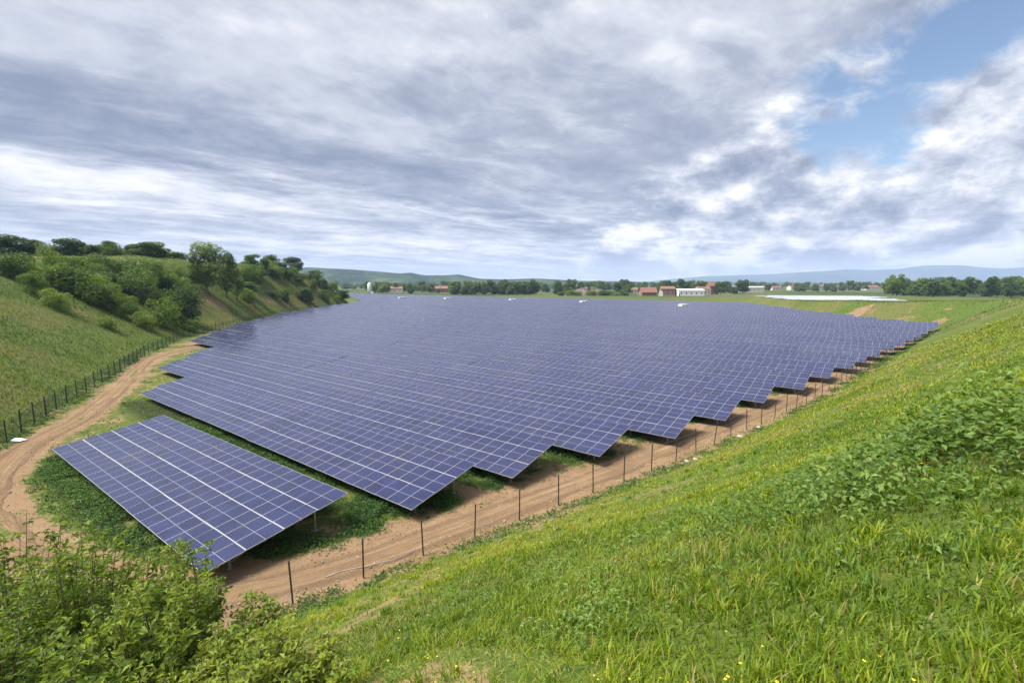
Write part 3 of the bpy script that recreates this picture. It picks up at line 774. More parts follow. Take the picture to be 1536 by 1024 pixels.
SH = [(246, 492, 52, 47, 0, 'round bright shrub at the hill foot, lowest of the dark thicket by the track end'),
      (282, 480, 52, 58, 1, 'dark rounded shrub beside the round bright one at the right edge of the thicket'),
      (216, 458, 58, 54, 1, 'big dome-shaped dark shrub in the middle of the hillside thicket'),
      (192, 424, 62, 38, 1, 'dark spreading shrub at the top middle of the hillside thicket'),
      (232, 430, 40, 40, 3, 'upright shrub at the upper right corner of the thicket'),
      (150, 462, 62, 44, 2, 'broad layered shrub at the left flank of the thicket'),
      (112, 440, 74, 46, 2, 'widest dark shrub on the upper left of the thicket'),
      (186, 476, 46, 36, 3, 'mid green shrub below the broad layered one on the thicket edge'),
      (214, 492, 36, 26, 0, 'small yellowish shrub just left of the round bright one'),
      (80, 462, 46, 30, 0, 'light green shrub standing out on the near grass slope below the thicket'),
      (50, 440, 40, 34, 3, 'grey green shrub on the slope above the light green one'),
      (36, 415, 48, 34, 2, 'pale willow-like shrub near the hill crest at the left margin'),
      (290, 498, 28, 20, 3, 'low shrub by the fence end right of the round bright shrub'),
      (160, 492, 30, 18, 0, 'flat low shrub on the grass at the lower thicket edge')]
for px, py, w, h, k, lab in SH: px_plant(SHRUBS[k], 'shrub', px, py, w, h, lab, 'shrub', 'shrubs of the hillside thicket')
random.seed(21)
def scatter(n, box, wr, hr, kinds, name, label, cat, group, test=None):
    c = 0; tries = 0
    while c < n and tries < n * 40:
        tries += 1
        px, py = random.uniform(box[0], box[2]), random.uniform(box[1], box[3])
        if test and not test(px, py): continue
        x, y = ground_at(px, py)
        if y > 420: continue
        w = random.uniform(*wr); h = w * random.uniform(*hr)
        plant(random.choice(kinds), name, x, y, w, h, label, cat, group); c += 1
scatter(20, (20, 405, 285, 488), (4.5, 8), (.6, .95), SHRUBS, 'shrub', 'dark filler shrub packed between the named shrubs of the hillside thicket', 'shrub', 'filler shrubs of the thicket',
        lambda px, py: py > 398 + abs(px - 150) * .02 and py < 420 + (px - 20) * .30 and py > 405)
def crest(px):
    """first ground point seen just below the skyline at this bearing"""
    y = 360.0
    while y < 460:
        gx_, gy_ = ground_at(px, y)
        if gy_ < 600: return gx_, gy_
        y += 1.0
    return ground_at(px, 450)
for px, w, h, k, lab in ((104, 10, 6.6, 0, 'flat-topped dark tree alone on the left skyline'), (18, 12, 7, 0, 'dark wide tree on the skyline at the left margin'),
                         (46, 9, 6, 2, 'bushy tree on the skyline right of the margin tree'), (440, 10, 9, 2, 'tallest dark tree on the crest above the far fence'),
                         (408, 8, 6.5, 0, 'round tree on the crest left of the tallest far one'), (236, 8, 6, 1, 'bare-topped green tree on the skyline left of the poplars'),
                         (210, 7, 5, 2, 'low dark tree on the skyline behind the dome-shaped shrub'), (376, 8, 6, 3, 'crest tree between the poplars and the tallest far tree')):
    x, y = crest(px); plant(TREES[k], 'tree', x * (1 + 4 / y), y + 4, w, h, lab, 'tree', 'trees on the hill crest', .9)
for k in range(56):
    px = random.choice([random.uniform(0, 268), random.uniform(0, 268), random.uniform(368, 480)]); x, y = crest(px)
    yy = y + random.uniform(0, 40); x = x * yy / y
    plant(random.choice(SHRUBS[:3] + TREES[:1]), 'shrub', x, yy, random.uniform(5, 9), random.uniform(3, 5.2), 'bushy shrub in the ragged line along the left hill crest', 'shrub', 'shrubs along the hill crest')
for k in range(90):
    px = random.uniform(366, 552); py = random.uniform(398, 456)
    if random.random() < (.75 if px < 440 and py > 425 else .15): continue
    x, y = ground_at(px, py)
    if y > 300: continue
    plant(random.choice(SHRUBS[:3] + TREES[:2]), 'shrub', x, y, random.uniform(4, 9), random.uniform(3, 7), 'shrub dotted over the far end of the left hillside above the fence', 'shrub', 'shrubs at the far hillside end')

GORSE = (crown_mesh('crown', rand_blobs(6, 2.4, 1.7, -.1, .6), 300, .20, M['leaf_gorse']), trunk_mesh('trunk', 1.0, .05, 4, M['bark'], .5), 2.4, 1.7)
for px, py, w, lab in ((424, 414, 3.4, 'orange flowering gorse bush highest on the far hillside'), (446, 428, 2.6, 'yellow gorse bush halfway down the far hillside'), (462, 455, 2.4, 'orange gorse bush low on the far hillside above the fence'),
                       (469, 463, 2.0, 'lowest yellow gorse bush near the far end of the left fence'), (487, 449, 2.6, 'yellow gorse bush between green shrubs at the hillside end'), (376, 462, 2.0, 'small orange gorse bush on the slope right of the poplars')):
    x, y = ground_at(px, py); plant(GORSE, 'gorse_bush', x, y, w, w * .75, lab, 'gorse bush')
# --- far tree lines
def far_line(n, px0, px1, Y0, Y1, hr, label, group, kinds=None):
    for k in range(n):
        px = random.uniform(px0, px1); Yd = random.uniform(Y0, Y1); x = at_depth(px, Yd); h = random.uniform(*hr)
        h *= random.choice((.62, .8, 1, 1, 1.12)); plant(random.choice(kinds or FARTREES), 'tree', x, Yd, h * random.uniform(.6, 1.1), h, label, 'tree', group, .3)
far_line(46, 676, 806, 505, 560, (11, 16), 'dark tree of the dense wood right behind the far edge of the array', 'dense wood behind the array', FARTREES[:3])
far_line(30, 556, 690, 540, 760, (9, 15), 'tree of the loose row beyond the far left corner of the array', 'trees beyond the far left corner')
far_line(40, 806, 990, 520, 800, (9, 17), 'tree of the belt round the rubble mound behind the array', 'trees round the rubble mound')
far_line(44, 985, 1120, 520, 640, (11, 17), 'dark tree standing behind the white barn and its houses', 'trees behind the white barn', FARTREES[:3])
far_line(36, 1110, 1345, 700, 1100, (9, 14), 'small tree of the belt beyond the second solar field', 'trees beyond the second solar field')
far_line(72, 1335, 1640, 330, 470, (11, 16), 'dark tree of the wood on the right before the mountains', 'wood on the right')
def woodland():
    spots = []
    for n, px0, px1, Y0, Y1 in ((150, 470, 1000, 850, 1900), (70, 1000, 1620, 1150, 2200), (60, 550, 1010, 620, 860), (60, 985, 1345, 700, 1150), (60, 1335, 1640, 400, 520)):
        for k in range(n): spots.append((random.uniform(px0, px1), random.uniform(Y0, Y1)))
    arr = []
    for cm, tm, w, h in FARTREES:
        v = np.empty(len(cm.vertices) * 3, np.float32); cm.vertices.foreach_get('co', v)
        f = np.empty(len(cm.loops), np.int32); cm.loops.foreach_get('vertex_index', f)
        t_ = np.empty(len(cm.vertices), np.float32); cm.attributes['tone'].data.foreach_get('value', t_); arr.append((v.reshape(-1, 3), f.reshape(-1, 3), t_, w, h))
    V, F, T, o = [], [], [], 0
    for px, Yd in spots:
        v, f, t_, w, h = random.choice(arr); x = at_depth(px, Yd); H_ = random.uniform(10, 17); sc = H_ / h; a = random.uniform(0, 6.28)
        p = v * np.array([sc * random.uniform(.9, 1.3), sc * random.uniform(.9, 1.3), sc]); ca, sa = math.cos(a), math.sin(a)
        p = np.stack([p[:, 0] * ca - p[:, 1] * sa + x, p[:, 0] * sa + p[:, 1] * ca + Yd, p[:, 2] + hz(x, Yd) - .5], -1)
        V.append(p); F.append(f + o); T.append(np.clip(t_ + random.uniform(-.15, .2), 0, 1)); o += len(p)
    tag(link('woodland', mesh_np('woodland', np.concatenate(V), np.concatenate(F), M['leaf_dark'], {'tone': np.concatenate(T)})), kind='stuff')
woodland()

# ------------------------------------------------------------------ buildings and small far things
def house(x, y, w, d, h, rh, wallm, roofm, rz, label, cat='house', windows=3, door=True, name='house'):
    r = tag(empty(name, (x, y, hz(x, y)), rz), label, cat)
    b = MB(); b.poly([(-w/2, -d/2, -1), (w/2, -d/2, -1), (w/2, d/2, -1), (-w/2, d/2, -1), (-w/2, -d/2, h), (w/2, -d/2, h), (w/2, d/2, h), (-w/2, d/2, h), (-w/2, 0, h + rh), (w/2, 0, h + rh)],
                     [(0, 1, 5, 4), (2, 3, 7, 6), (1, 2, 6, 9, 5), (3, 0, 4, 8, 7), (4, 5, 9, 8), (6, 7, 8, 9)])
    b.build('wall', wallm, r)
    q = .5; sl = rh / (d / 2); b = MB()
    for s in (-1, 1):
        e = [(-w/2 - q, s * (d/2 + q), h - q * sl + .06), (w/2 + q, s * (d/2 + q), h - q * sl + .06), (w/2 + q, 0, h + rh + .06), (-w/2 - q, 0, h + rh + .06)]
        b.poly(e + [(a, c, z + .25) for a, c, z in e], [(0, 1, 2, 3), (4, 7, 6, 5), (0, 4, 5, 1), (1, 5, 6, 2), (2, 6, 7, 3), (3, 7, 4, 0)])
    b.build('roof', roofm, r)
    for k in range(windows):
        u = -w/2 + w * (k + .5) / windows
        b = MB(); b.box(u - .55, u + .55, -d/2 - .06, -d/2 + .05, h * .35, h * .35 + 1.3); b.build('window', M['glass'], r)
    if door:
        b = MB(); b.box(w * .3 - .5, w * .3 + .5, -d/2 - .08, -d/2 + .05, 0, 2.0) if windows == 0 else b.box(-w/2 + .3, -w/2 + 1.3, -d/2 - .08, -d/2 + .05, 0, 2.0)
        b.build('door', M['brownroof'], r)
    return r
D = 470
house(at_depth(972, D), D, 15, 10, 3.4, 4.4, M['brick'], M['redroof'], .1, 'house with steep red brown roof left of the white barn')
house(at_depth(1003, D), D + 4, 13, 11, 6.5, 2.2, M['brick'], M['brownroof'], -.15, 'squat brick house with round-topped white gate between red house and white barn')
b = MB(); b.box(-1.9, 1.9, -.15, .15, -1, 3.2); b.tube([(0, -.14, 3.2), (0, .14, 3.2)], 1.9, 16)
tag(b.build('shed', M['white']), 'small white round-topped shed in front of the squat brick house', 'shed').location = (at_depth(992, D - 14), D - 14, hz(at_depth(992, D - 14), D - 14))
house(at_depth(1034, D), D, 25, 12, 5.0, 1.4, M['white'], M['white'], .05, 'long white barn behind the far edge of the array', 'barn', 5, True, 'barn')
house(at_depth(1054, D + 22), D + 22, 14, 9, 6.0, 2.4, M['cream'], M['brownroof'], .3, 'grey cream house partly hidden behind the white barn')
house(at_depth(1068, D + 60), D + 60, 10, 9, 9, 3.5, M['brick'], M['redroof'], .2, 'tall red roofed house among the trees right of the white barn')
house(at_depth(1104, 640), 640, 22, 14, 7, 1, M['white'], M['white'], 0, 'left white flat block on the rise right of the barn', 'building', 4, True, 'building')
house(at_depth(1128, 655), 655, 26, 14, 6.5, 1, M['cream'], M['white'], .05, 'right cream flat block on the rise right of the barn', 'building', 5, True, 'building')
house(at_depth(660, 640), 640, 30, 12, 5, 3, M['brick'], M['redroof'], .1, 'long red shed left of the dense dark wood', 'building', 4, True, 'building')
house(at_depth(592, 640), 640, 20, 12, 5, 2.6, M['cream'], M['brownroof'], .1, 'cream farmhouse beyond the far left corner of the array')
for px, Yd, w, rm, lab in ((1192, 900, 22, 'redroof', 'orange roofed house leftmost beyond the second solar field'), (1228, 980, 26, 'brownroof', 'brown roofed house beyond the second solar field'),
                           (1274, 940, 36, 'redroof', 'wide pinkish house in the middle beyond the second solar field'), (1306, 900, 28, 'redroof', 'red roofed house beside the right wood'), (1150, 1000, 30, 'brownroof', 'brown roofed house right of the two flat blocks')):
    house(at_depth(px, Yd), Yd, w, 12, 5.5, 3, M['cream'], M[rm], random.uniform(-.2, .2), lab)
for px, Yd, w, rm, lab in ((1084, 760, 14, 'redroof', 'small cream house between the tall red roofed house and the left flat block'), (1164, 860, 18, 'brownroof', 'cream house with brown roof just right of the flat blocks'), (1211, 1060, 20, 'redroof', 'tiny red roofed house between the orange roofed and the brown roofed one'),
                           (1250, 1120, 24, 'redroof', 'tiny far house left of the wide pinkish house'), (1290, 1080, 20, 'brownroof', 'tiny brown house between the pinkish house and the wood'), (948, 560, 12, 'brownroof', 'small brown roofed cottage left of the steep red brown roof'), (722, 700, 16, 'redroof', 'cottage half hidden by the dense dark wood'), (630, 760, 16, 'brownroof', 'small cottage between cream farmhouse and long red shed')):
    house(at_depth(px, Yd), Yd, w, 9, 4.5, 2.6, M['cream'], M[rm], random.uniform(-.3, .3), lab)
# white tower at the end of the hill
def tower():
    x, y = at_depth(554, 560), 560
    r = tag(empty('tower', (x, y, hz(x, y))), 'slim white round-topped tower past the end of the left hill', 'tower')
    b = MB(); b.tube([(0, 0, -1), (0, 0, 9), (0, 0, 11), (0, 0, 12.3), (0, 0, 13)], [2.3, 2.2, 1.9, 1.3, .35], 20); b.build('shaft', M['white'], r, True)
    b = MB(); b.box(1.4, 4.6, -1.6, 1.6, -1, 2.6); b.build('porch', M['white'], r)
    b = MB(); b.box(-.4, .4, -2.42, -2.1, 0, 1.9); b.build('door', M['brownroof'], r)
tower()
# inverter cabins among the rows
def cabin(px, Yd, lab):
    x = at_depth(px, Yd); r = tag(empty('inverter_cabin', (x, Yd, 0), R(34)), lab, 'cabin', 'inverter cabins among the rows')
    b = MB(); b.box(-2.2, 2.2, -1.1, 1.1, -.1, 2.15); b.build('wall', M['white'], r)
    b = MB(); b.box(-2.3, 2.3, -1.2, 1.2, 2.15, 2.27); b.build('roof', M['white'], r)
    for k in (-1.6, 1.6):
        b = MB(); b.box(k * .8 - .5, k * .8 + .5, -1.16, -1.09, .1, 1.95); b.build('door', M['steel'], r)
cabin(602, 345, 'white inverter cabin at the far left of the array near the hill end')
cabin(671, 330, 'white inverter cabin among far rows before the red shed')
cabin(769, 300, 'white inverter cabin at the middle of the far rows')
cabin(876, 270, 'white inverter cabin among the rows below the rubble mound')
cabin(1026, 225, 'white inverter cabin in the rows below the white barn')
# rubble mound
def mound():
    x, y = at_depth(884, 480), 480; n = 40; vs = []; K = 16
    for j in range(K):
        for i in range(n):
            a = 2 * math.pi * i / n; q = j / (K - 1); rx, ry = 26 * q, 15 * q
            h = 6.6 * (1 - q ** 1.4) * (1 + .35 * math.sin(a * 2 + 1)) + (random.random() - .5) * 1.0 * (q < .98)
            vs.append((math.cos(a) * rx, math.sin(a) * ry, max(h, -1) if q < .98 else -1))
    i2 = np.arange(K * n).reshape(K, n); f = np.stack([i2[:-1], np.roll(i2, -1, 1)[:-1], np.roll(i2, -1, 1)[1:], i2[1:]], -1).reshape(-1, 4)[:, ::-1]
    o = link('rubble_mound', mesh_np('rubble_mound', np.array(vs), f, M['rubble'])); o.location = (x, y, hz(x, y)); tag(o, 'grey brown rubble mound behind the far edge of the array', 'rubble mound')
mound()
for k in range(26):
    Yd = random.uniform(460, 484); px = random.uniform(838, 940); plant(random.choice(SHRUBS), 'shrub', at_depth(px, Yd), Yd, random.uniform(7, 12), random.uniform(3.5, 6), 'shrub growing along the near foot of the rubble mound', 'shrub', 'shrubs at the rubble mound')

# stones and litter
def stone(x, y, s, lab, grp=None):
    b = bpy.data.meshes.new('stone'); import bmesh
    bm = bmesh.new(); bmesh.ops.create_icosphere(bm, subdivisions=2, radius=1)
    for v in bm.verts: v.co *= random.uniform(.78, 1.1); v.co.z *= .6; v.co.x *= 1.3
    bm.to_mesh(b); bm.free(); b.materials.append(M['stone'])
    o = link('stone', b); o.location = (x, y, hz(x, y) + s * .2); s *= .72; o.scale = (s, s, s); o.rotation_euler = (0, 0, random.uniform(0, 6)); tag(o, lab, 'stone', grp)
for px, py, s, lab in ((1030, 692, .20, 'pale stone at the foot of the bank, nearest the camera of the fence stones'), (1043, 690, .22, 'flat pale stone touching its twin beside the fence'), (1001, 705, .13, 'small pale stone before the fence twins'),
                       (1110, 656, .3, 'broad pale slab at the fence foot past the stone twins'), (1138, 642, .28, 'pale slab farthest up the fence foot'), (953, 703, .08, 'pebble on the bare track below a panel tip'), (900, 696, .1, 'lone pale pebble on the dirt between fence and panels')):
    x, y = ground_at(px, py); stone(x, y, s, lab)
x, y = ground_at(28, 662); b = MB()
b.poly([(-.45, -.2, .02), (.4, -.25, .02), (.5, .2, .03), (-.35, .28, .02), (-.2, -.05, .2), (.2, .05, .16)], [(0, 1, 4), (1, 5, 4), (1, 2, 5), (2, 3, 5), (3, 4, 5), (3, 0, 4), (3, 2, 1, 0)])
o = b.build('plastic_sheet', M['white']); o.location = (x, y, hz(x, y) + .06); tag(o, 'crumpled white plastic sheet on the track edge by the left fence', 'plastic sheet')
pts = [ground_at(px, py) for px, py in ((489, 868), (510, 861), (530, 856), (552, 851), (572, 846), (590, 842), (622, 829))]
b = MB(); b.tube([(x, y, hz(x, y) + .09 + .02 * math.sin(i * 2)) for i, (x, y) in enumerate(pts)], .015, 6)
tag(b.build('hose', M['hose'], None, True), 'thin white hose lying on the bare strip inside the wire fence', 'hose')

# ------------------------------------------------------------------ grass, weeds, flowers
def blades(name, x, y, h, w, tone, mat, lean=.5, z=None):
    """curved three-segment blades, one mesh"""
    n = len(x); z = height(x, y) if z is None else z; a = rng.uniform(0, 2 * math.pi, n)
    ca, sa = np.cos(a), np.sin(a); b = a + rng.normal(math.pi / 2, .5, n); cb, sb = np.cos(b), np.sin(b)
    ln = np.abs(rng.normal(lean, .28, n)) * h
    def ring(t_, ww): 
        ox, oy, oz = cb * ln * t_ ** 2, sb * ln * t_ ** 2, h * (t_ - .25 * t_ ** 3 * np.clip(ln / h, 0, 1.4))
        return [np.stack([x + ox + s * ca * w * ww / 2, y + oy + s * sa * w * ww / 2, z + oz - .02], -1) for s in (-1, 1)]
    r0, r1, r2 = ring(0, 1), ring(.45, .85), ring(.78, .5); tip = ring(1.0, 0)[0]
    v = np.stack([r0[0], r0[1], r1[0], r1[1], r2[0], r2[1], tip], 1).reshape(-1, 3)
    i = np.arange(n)[:, None] * 7
    q = np.concatenate([i + np.array([[0, 1, 3, 2]]), i + np.array([[2, 3, 5, 4]])]); tr = i + np.array([[4, 5, 6]])
    return link(name, mesh_np(name, v, [q, tr], mat, {'tone': np.repeat(tone, 7)}, smooth=True))
def ring_points(n, r0, r1, p, a0, a1):
    """points round the standing place, density falling off as distance**-p"""
    k = 2 - p; q = rng.random(n); r = (r0 ** k + q * (r1 ** k - r0 ** k)) ** (1 / k); a = rng.uniform(a0, a1, n)
    return r * np.sin(a), r * np.cos(a), r
x, y, r = ring_points(520000, 1.3, 95, 1.5, R(-75), R(80))
dR, _ = polydist(x, y, TOE_R); m_, f_, _, _ = masks(x, y)
pat = vnoise(x, y, 3.2, 41, 3); cl = vnoise(x, y, .7, 51, 2); big = vnoise(x, y, 6, 53, 3)
keep = (dR > -.9 - .8 * rng.random(len(x))) & (rng.random(len(x)) > sstep(pat, .55, .64) * .9) & (rng.random(len(x)) < .35 + cl * 1.0) & (rng.random(len(x)) < .25 + sstep(dR, -1.2, 2.2))
x, y, r, cl, big, dR = x[keep], y[keep], r[keep], cl[keep], big[keep], dR[keep]
big = np.clip(.5 + (big - .5) * 1.9, 0, 1)
tone = np.clip(.11 + .62 * big + .35 * (cl - .5) + .10 * sstep(r, 5, 14) + rng.normal(0, .20, len(x)), 0, 1)
tone = np.where(rng.random(len(x)) < .04 + .14 * sstep(vnoise(x, y, 2.2, 55, 3), .52, .68), 1.0, np.minimum(tone, .92))
h = (.05 + .11 * cl ** 1.4 + .04 * (1 - big)) * rng.uniform(.55, 1.35, len(x)) * (1 + r / 90); w = .0065 * rng.uniform(.7, 1.4, len(x)) * (1 + r / 5.0)
tag(blades('grass', x, y, h, w, tone, M['grass'], .6), kind='stuff')
n = 900; tx, ty, tr = ring_points(n, 1.6, 30, 1.3, R(-45), R(65)); q = 42
tx, ty = np.repeat(tx, q) + rng.normal(0, .055, n * q), np.repeat(ty, q) + rng.normal(0, .055, n * q); tr = np.hypot(tx, ty)
dR, _ = polydist(tx, ty, TOE_R); tb = np.repeat(rng.random(n), q); k_ = (dR > 1) & (tr > 1.3) & (tb > .25)
tx, ty, tr, tb = tx[k_], ty[k_], tr[k_], tb[k_]
tag(blades('tussocks', tx, ty, (.10 + .12 * tb) * rng.uniform(.6, 1.2, len(tx)), .0075 * (1 + tr / 7) * rng.uniform(.7, 1.3, len(tx)), np.clip(.15 + .6 * np.repeat(rng.random(n), q)[k_] + rng.normal(0, .12, len(tx)), 0, .92), M['grass'], .75), kind='stuff')
# coarse grass of the left hillside
n = 150000; Yq = 18 + rng.random(n) ** 1.5 * 230; xq = -Yq * rng.uniform(.28, 1.25, n)
dL, _ = polydist(xq, Yq, TOE_L); k_ = (dL < .5) & (dL > -70); xq, Yq, dL = xq[k_], Yq[k_], dL[k_]; rr = np.hypot(xq, Yq)
big = vnoise(xq, Yq, 11, 57, 3); tn = np.clip(.0 + .45 * big + .55 * dryness(xq, Yq) + rng.normal(0, .15, len(xq)), 0, 1)
n = 40000; x2, y2 = rng.uniform(85, 230, n), rng.uniform(95, 240, n); d2, _ = polydist(x2, y2, TOE_R); k_ = (d2 > 0) & (d2 < 75); x2, y2 = x2[k_], y2[k_]
xq, Yq, rr = np.concatenate([xq, x2]), np.concatenate([Yq, y2]), np.concatenate([rr, np.hypot(x2, y2) * .7]); tn = np.concatenate([tn, np.clip(.1 + .6 * dryness(x2, y2) + rng.normal(0, .15, len(x2)), 0, 1)])
tag(blades('hillside_grass', xq, Yq, (.18 + .35 * vnoise(xq, Yq, 4, 59, 2)) * rng.uniform(.6, 1.4, len(xq)), .028 * (1 + rr / 60) * rng.uniform(.7, 1.3, len(xq)), tn, M['rough'], .6), kind='stuff')
n = 150000; fx, fy = rng.uniform(-80, 20, n), rng.uniform(14, 118, n); d_ = np.hypot(fx, fy); k_ = rng.random(n) < np.clip(30 / d_, 0, 1) ** 1.3; fx, fy = fx[k_], fy[k_]
dR, _ = polydist(fx, fy, TOE_R); dL, _ = polydist(fx, fy, TOE_L); dT, _ = polydist(fx, fy, TRACK); u_ = fx * .5913 + fy * .8064; r_ = fx * .8064 - fy * .5913
nz = vnoise(fx, fy, 2.6, 91, 3); under = (u_ > 18) & (r_ > np.interp(u_, [15, 25, 36, 60], [-56, -70, -98, -125])) & (r_ < np.interp(u_, [15, 35, 70], [-19, -13, -5]))
k_ = (dR < 0) & (dL > 0) & ((np.abs(dT) > 1.0 + .5 * nz) | ((np.abs(dT) < .32) & (fx < -22) & (nz > .45))) & ~under & (rng.random(len(fx)) < sstep(nz, .38, .58) * .9 + .05); fx, fy, nz = fx[k_], fy[k_], nz[k_]
tag(blades('verge_grass', fx, fy, (.07 + .22 * nz) * rng.uniform(.5, 1.3, len(fx)), .014 * (1 + np.hypot(fx, fy) / 28), np.clip(.05 + .5 * dryness(fx, fy) + .25 * nz + rng.normal(0, .14, len(fx)), 0, .95), M['rough'], .7), kind='stuff')
# fallen straw on the thin spots of the bank
n = 60000; qx, qy, qr = ring_points(n, 1.5, 40, 1.3, R(-50), R(70)); dR, _ = polydist(qx, qy, TOE_R); pt = vnoise(qx, qy, 3.2, 41, 3); k_ = (dR > .5) & (rng.random(n) < sstep(pt, .54, .64) * .8 + .015); qx, qy, qr = qx[k_], qy[k_], qr[k_]
tag(blades('straw', qx, qy, .05 * rng.uniform(.5, 1.6, len(qx)), .006 * (1 + qr / 7), np.full(len(qx), 1.0), M['grass'], 2.2), kind='stuff')
# undergrowth under and around the tables, at the fence foot and round the track
def undergrowth():
    def cloud(n, f):
        return f(n)
    ux, uy = [], []
    n = 170000; x, y = rng.uniform(-95, 112, n), rng.uniform(8, 200, n); k = rng.random(n) < np.clip(40 / np.hypot(x, y), 0, 1) ** 1.5; ux.append(x[k]); uy.append(y[k])
    n = 26000; r_, u_ = rng.uniform(-47, -15, n), rng.uniform(4.5, 18.5, n); ux.append(r_ * .8064 + u_ * .5913); uy.append(r_ * -.5913 + u_ * .8064)
    for i, (u0, r0) in enumerate(LUSH_TIPS):
        n = int(3600 / (1 + i * .35)); r_, u_ = r0 - 2 + rng.normal(0, 2.6, n), u0 + 1.6 + rng.normal(0, 1.9, n); ux.append(r_ * .8064 + u_ * .5913); uy.append(r_ * -.5913 + u_ * .8064)
    for line, off in ((FENCE_R, .4), (FENCE_L, .2)):
        P = np.array(along(line, .02)); P = P[rng.random(len(P)) < np.clip(40 / np.hypot(P[:, 0], P[:, 1]), 0, 1)]; ux.append(P[:, 0] + rng.normal(off * .6, .55, len(P))); uy.append(P[:, 1] + rng.normal(-off, .55, len(P)))
    P = np.array(along(TRACK[:11], .03)); sd_ = rng.choice([-1, 1], len(P)) * rng.normal(2.1, .45, len(P)); ux.append(P[:, 0] + sd_ * .9); uy.append(P[:, 1] + sd_ * .5)
    ux, uy = np.concatenate(ux), np.concatenate(uy)
    dR, _ = polydist(ux, uy, TOE_R); dL, _ = polydist(ux, uy, TOE_L); dT, _ = polydist(ux, uy, TRACK)
    nz = vnoise(ux, uy, 4.5, 71, 3); n2 = vnoise(ux, uy, .9, 75, 2); lush = lushness(ux, uy)
    edge = np.maximum(sstep(np.abs(dR - .2), 1.6, .3), sstep(np.abs(dL - .3), 2.0, .5))
    p = np.maximum(lush * (.65 + n2 * .6), np.maximum(edge * sstep(n2 + nz, .8, 1.2) * .8, sstep(nz, .50, .62) * .5 * sstep(n2, .4, .6)))
    k = (dR < 1.6) & (dL > -.9) & (np.abs(dT) > 1.1 + .5 * n2) & (rng.random(len(ux)) < p)
    ux, uy, nz, n2, lush = (q[k] for q in (ux, uy, nz, n2, lush))
    reps = 5; m = len(ux) * reps
    ux = np.repeat(ux, reps) + rng.normal(0, .13, m); uy = np.repeat(uy, reps) + rng.normal(0, .13, m); nz, n2, lush = (np.repeat(q, reps) for q in (nz, n2, lush))
    hh = rng.random(m) ** .7 * (.06 + .42 * lush * n2)
    pos = np.stack([ux, uy, height(ux, uy) + hh + .02], -1)
    nr = rng.normal(0, .6, pos.shape) + np.array([0, 0, 1.0])
    s_ = .095 * (1 + np.hypot(ux, uy) / 80) * rng.uniform(.5, 1.4, m)
    tn = np.clip(.1 + .45 * nz + .25 * n2 + rng.normal(0, .16, m), 0, 1)
    v, f, t_ = leaf_cards(pos, nr, s_, .5, tn)
    tag(link('undergrowth', mesh_np('undergrowth', v, f, M['under'], {'tone': t_})), kind='stuff')
undergrowth()
# broad-leaved weeds on the bank, in drifts
def weeds():
    n = 110000; x, y, r = ring_points(n, 1.8, 85, 1.35, R(-40), R(75))
    dR, _ = polydist(x, y, TOE_R); nz = vnoise(x, y, 4.2, 81, 3); n2 = vnoise(x, y, 1.1, 83, 2)
    drift = np.maximum(sstep(nz, .60, .72) * .8 * sstep(r, 5, 14), 0)
    cx, cy = ground_at(1440, 690); drift = np.maximum(drift, 1.3 * np.exp(-(((x - cx) / 2.8) ** 2 + ((y - cy) / 2.0) ** 2)))
    for qx, qy, w_, a_ in ((1330, 640, 1.1, .8), (1500, 770, .8, .8), (1250, 560, 1.8, .7), (1180, 800, .5, .7), (1100, 880, .4, .7), (1400, 880, .4, .8), (1505, 930, .35, .9), (900, 930, .4, .6), (1380, 530, 2.2, .7)):
        ex, ey = ground_at(qx, qy); drift = np.maximum(drift, a_ * np.exp(-((x - ex) ** 2 + (y - ey) ** 2) / w_ ** 2))
    cx2, cy2 = ground_at(1480, 560); drift = np.maximum(drift, .9 * np.exp(-(((x - cx2) / 7) ** 2 + ((y - cy2) / 4.5) ** 2))) * sstep(vnoise(x, y, 2.4, 85, 2), .28, .50)
    keep = (dR > 4) & (rng.random(n) < (drift * (.25 + n2) * sstep(dR, 4, 10) * .5 + .010 + .10 * sstep(n2, .66, .8) * sstep(r, 16, 5)))
    x, y, r, n2, drift = x[keep], y[keep], r[keep], n2[keep], np.clip(drift[keep], 0, 1.2)
    V, F, T, o = [], [], [], 0
    k = 11; m = len(x)
    big = np.exp(-(((x - cx) / 3.2) ** 2 + ((y - cy) / 2.4) ** 2))
    ph = (.08 + .26 * drift * n2 + .62 * big * (.4 + n2)) * rng.uniform(.6, 1.3, m)
    lv = np.arange(k) / (k - 1)
    a = rng.uniform(0, 6.283, (m, 1)) + np.arange(k) * 2.4 + rng.normal(0, .3, (m, k))
    rad = (.03 + .09 * (1 - lv * .55) * rng.uniform(.6, 1.3, (m, k))) * (1 + .8 * big[:, None])
    zz = ph[:, None] * (.25 + .8 * lv)
    z0 = height(x, y)
    pos = np.stack([x[:, None] + np.cos(a) * rad, y[:, None] + np.sin(a) * rad, z0[:, None] + zz], -1).reshape(-1, 3)
    nr = np.stack([np.cos(a) * .55, np.sin(a) * .55, np.ones_like(a)], -1).reshape(-1, 3) + rng.normal(0, .3, (m * k, 3))
    s = ((.042 + .046 * big)[:, None] * (1 + r[:, None] / 32) * rng.uniform(.6, 1.4, (m, k))).ravel()
    tn = np.clip(np.repeat(.15 + .6 * n2, k) + rng.normal(0, .17, m * k), 0, 1)
    v, f, t_ = leaf_cards(pos, nr, s, .58, tn, .3)
    tag(link('weeds', mesh_np('weeds', v, f, M['weed'], {'tone': t_})), kind='stuff')
weeds()
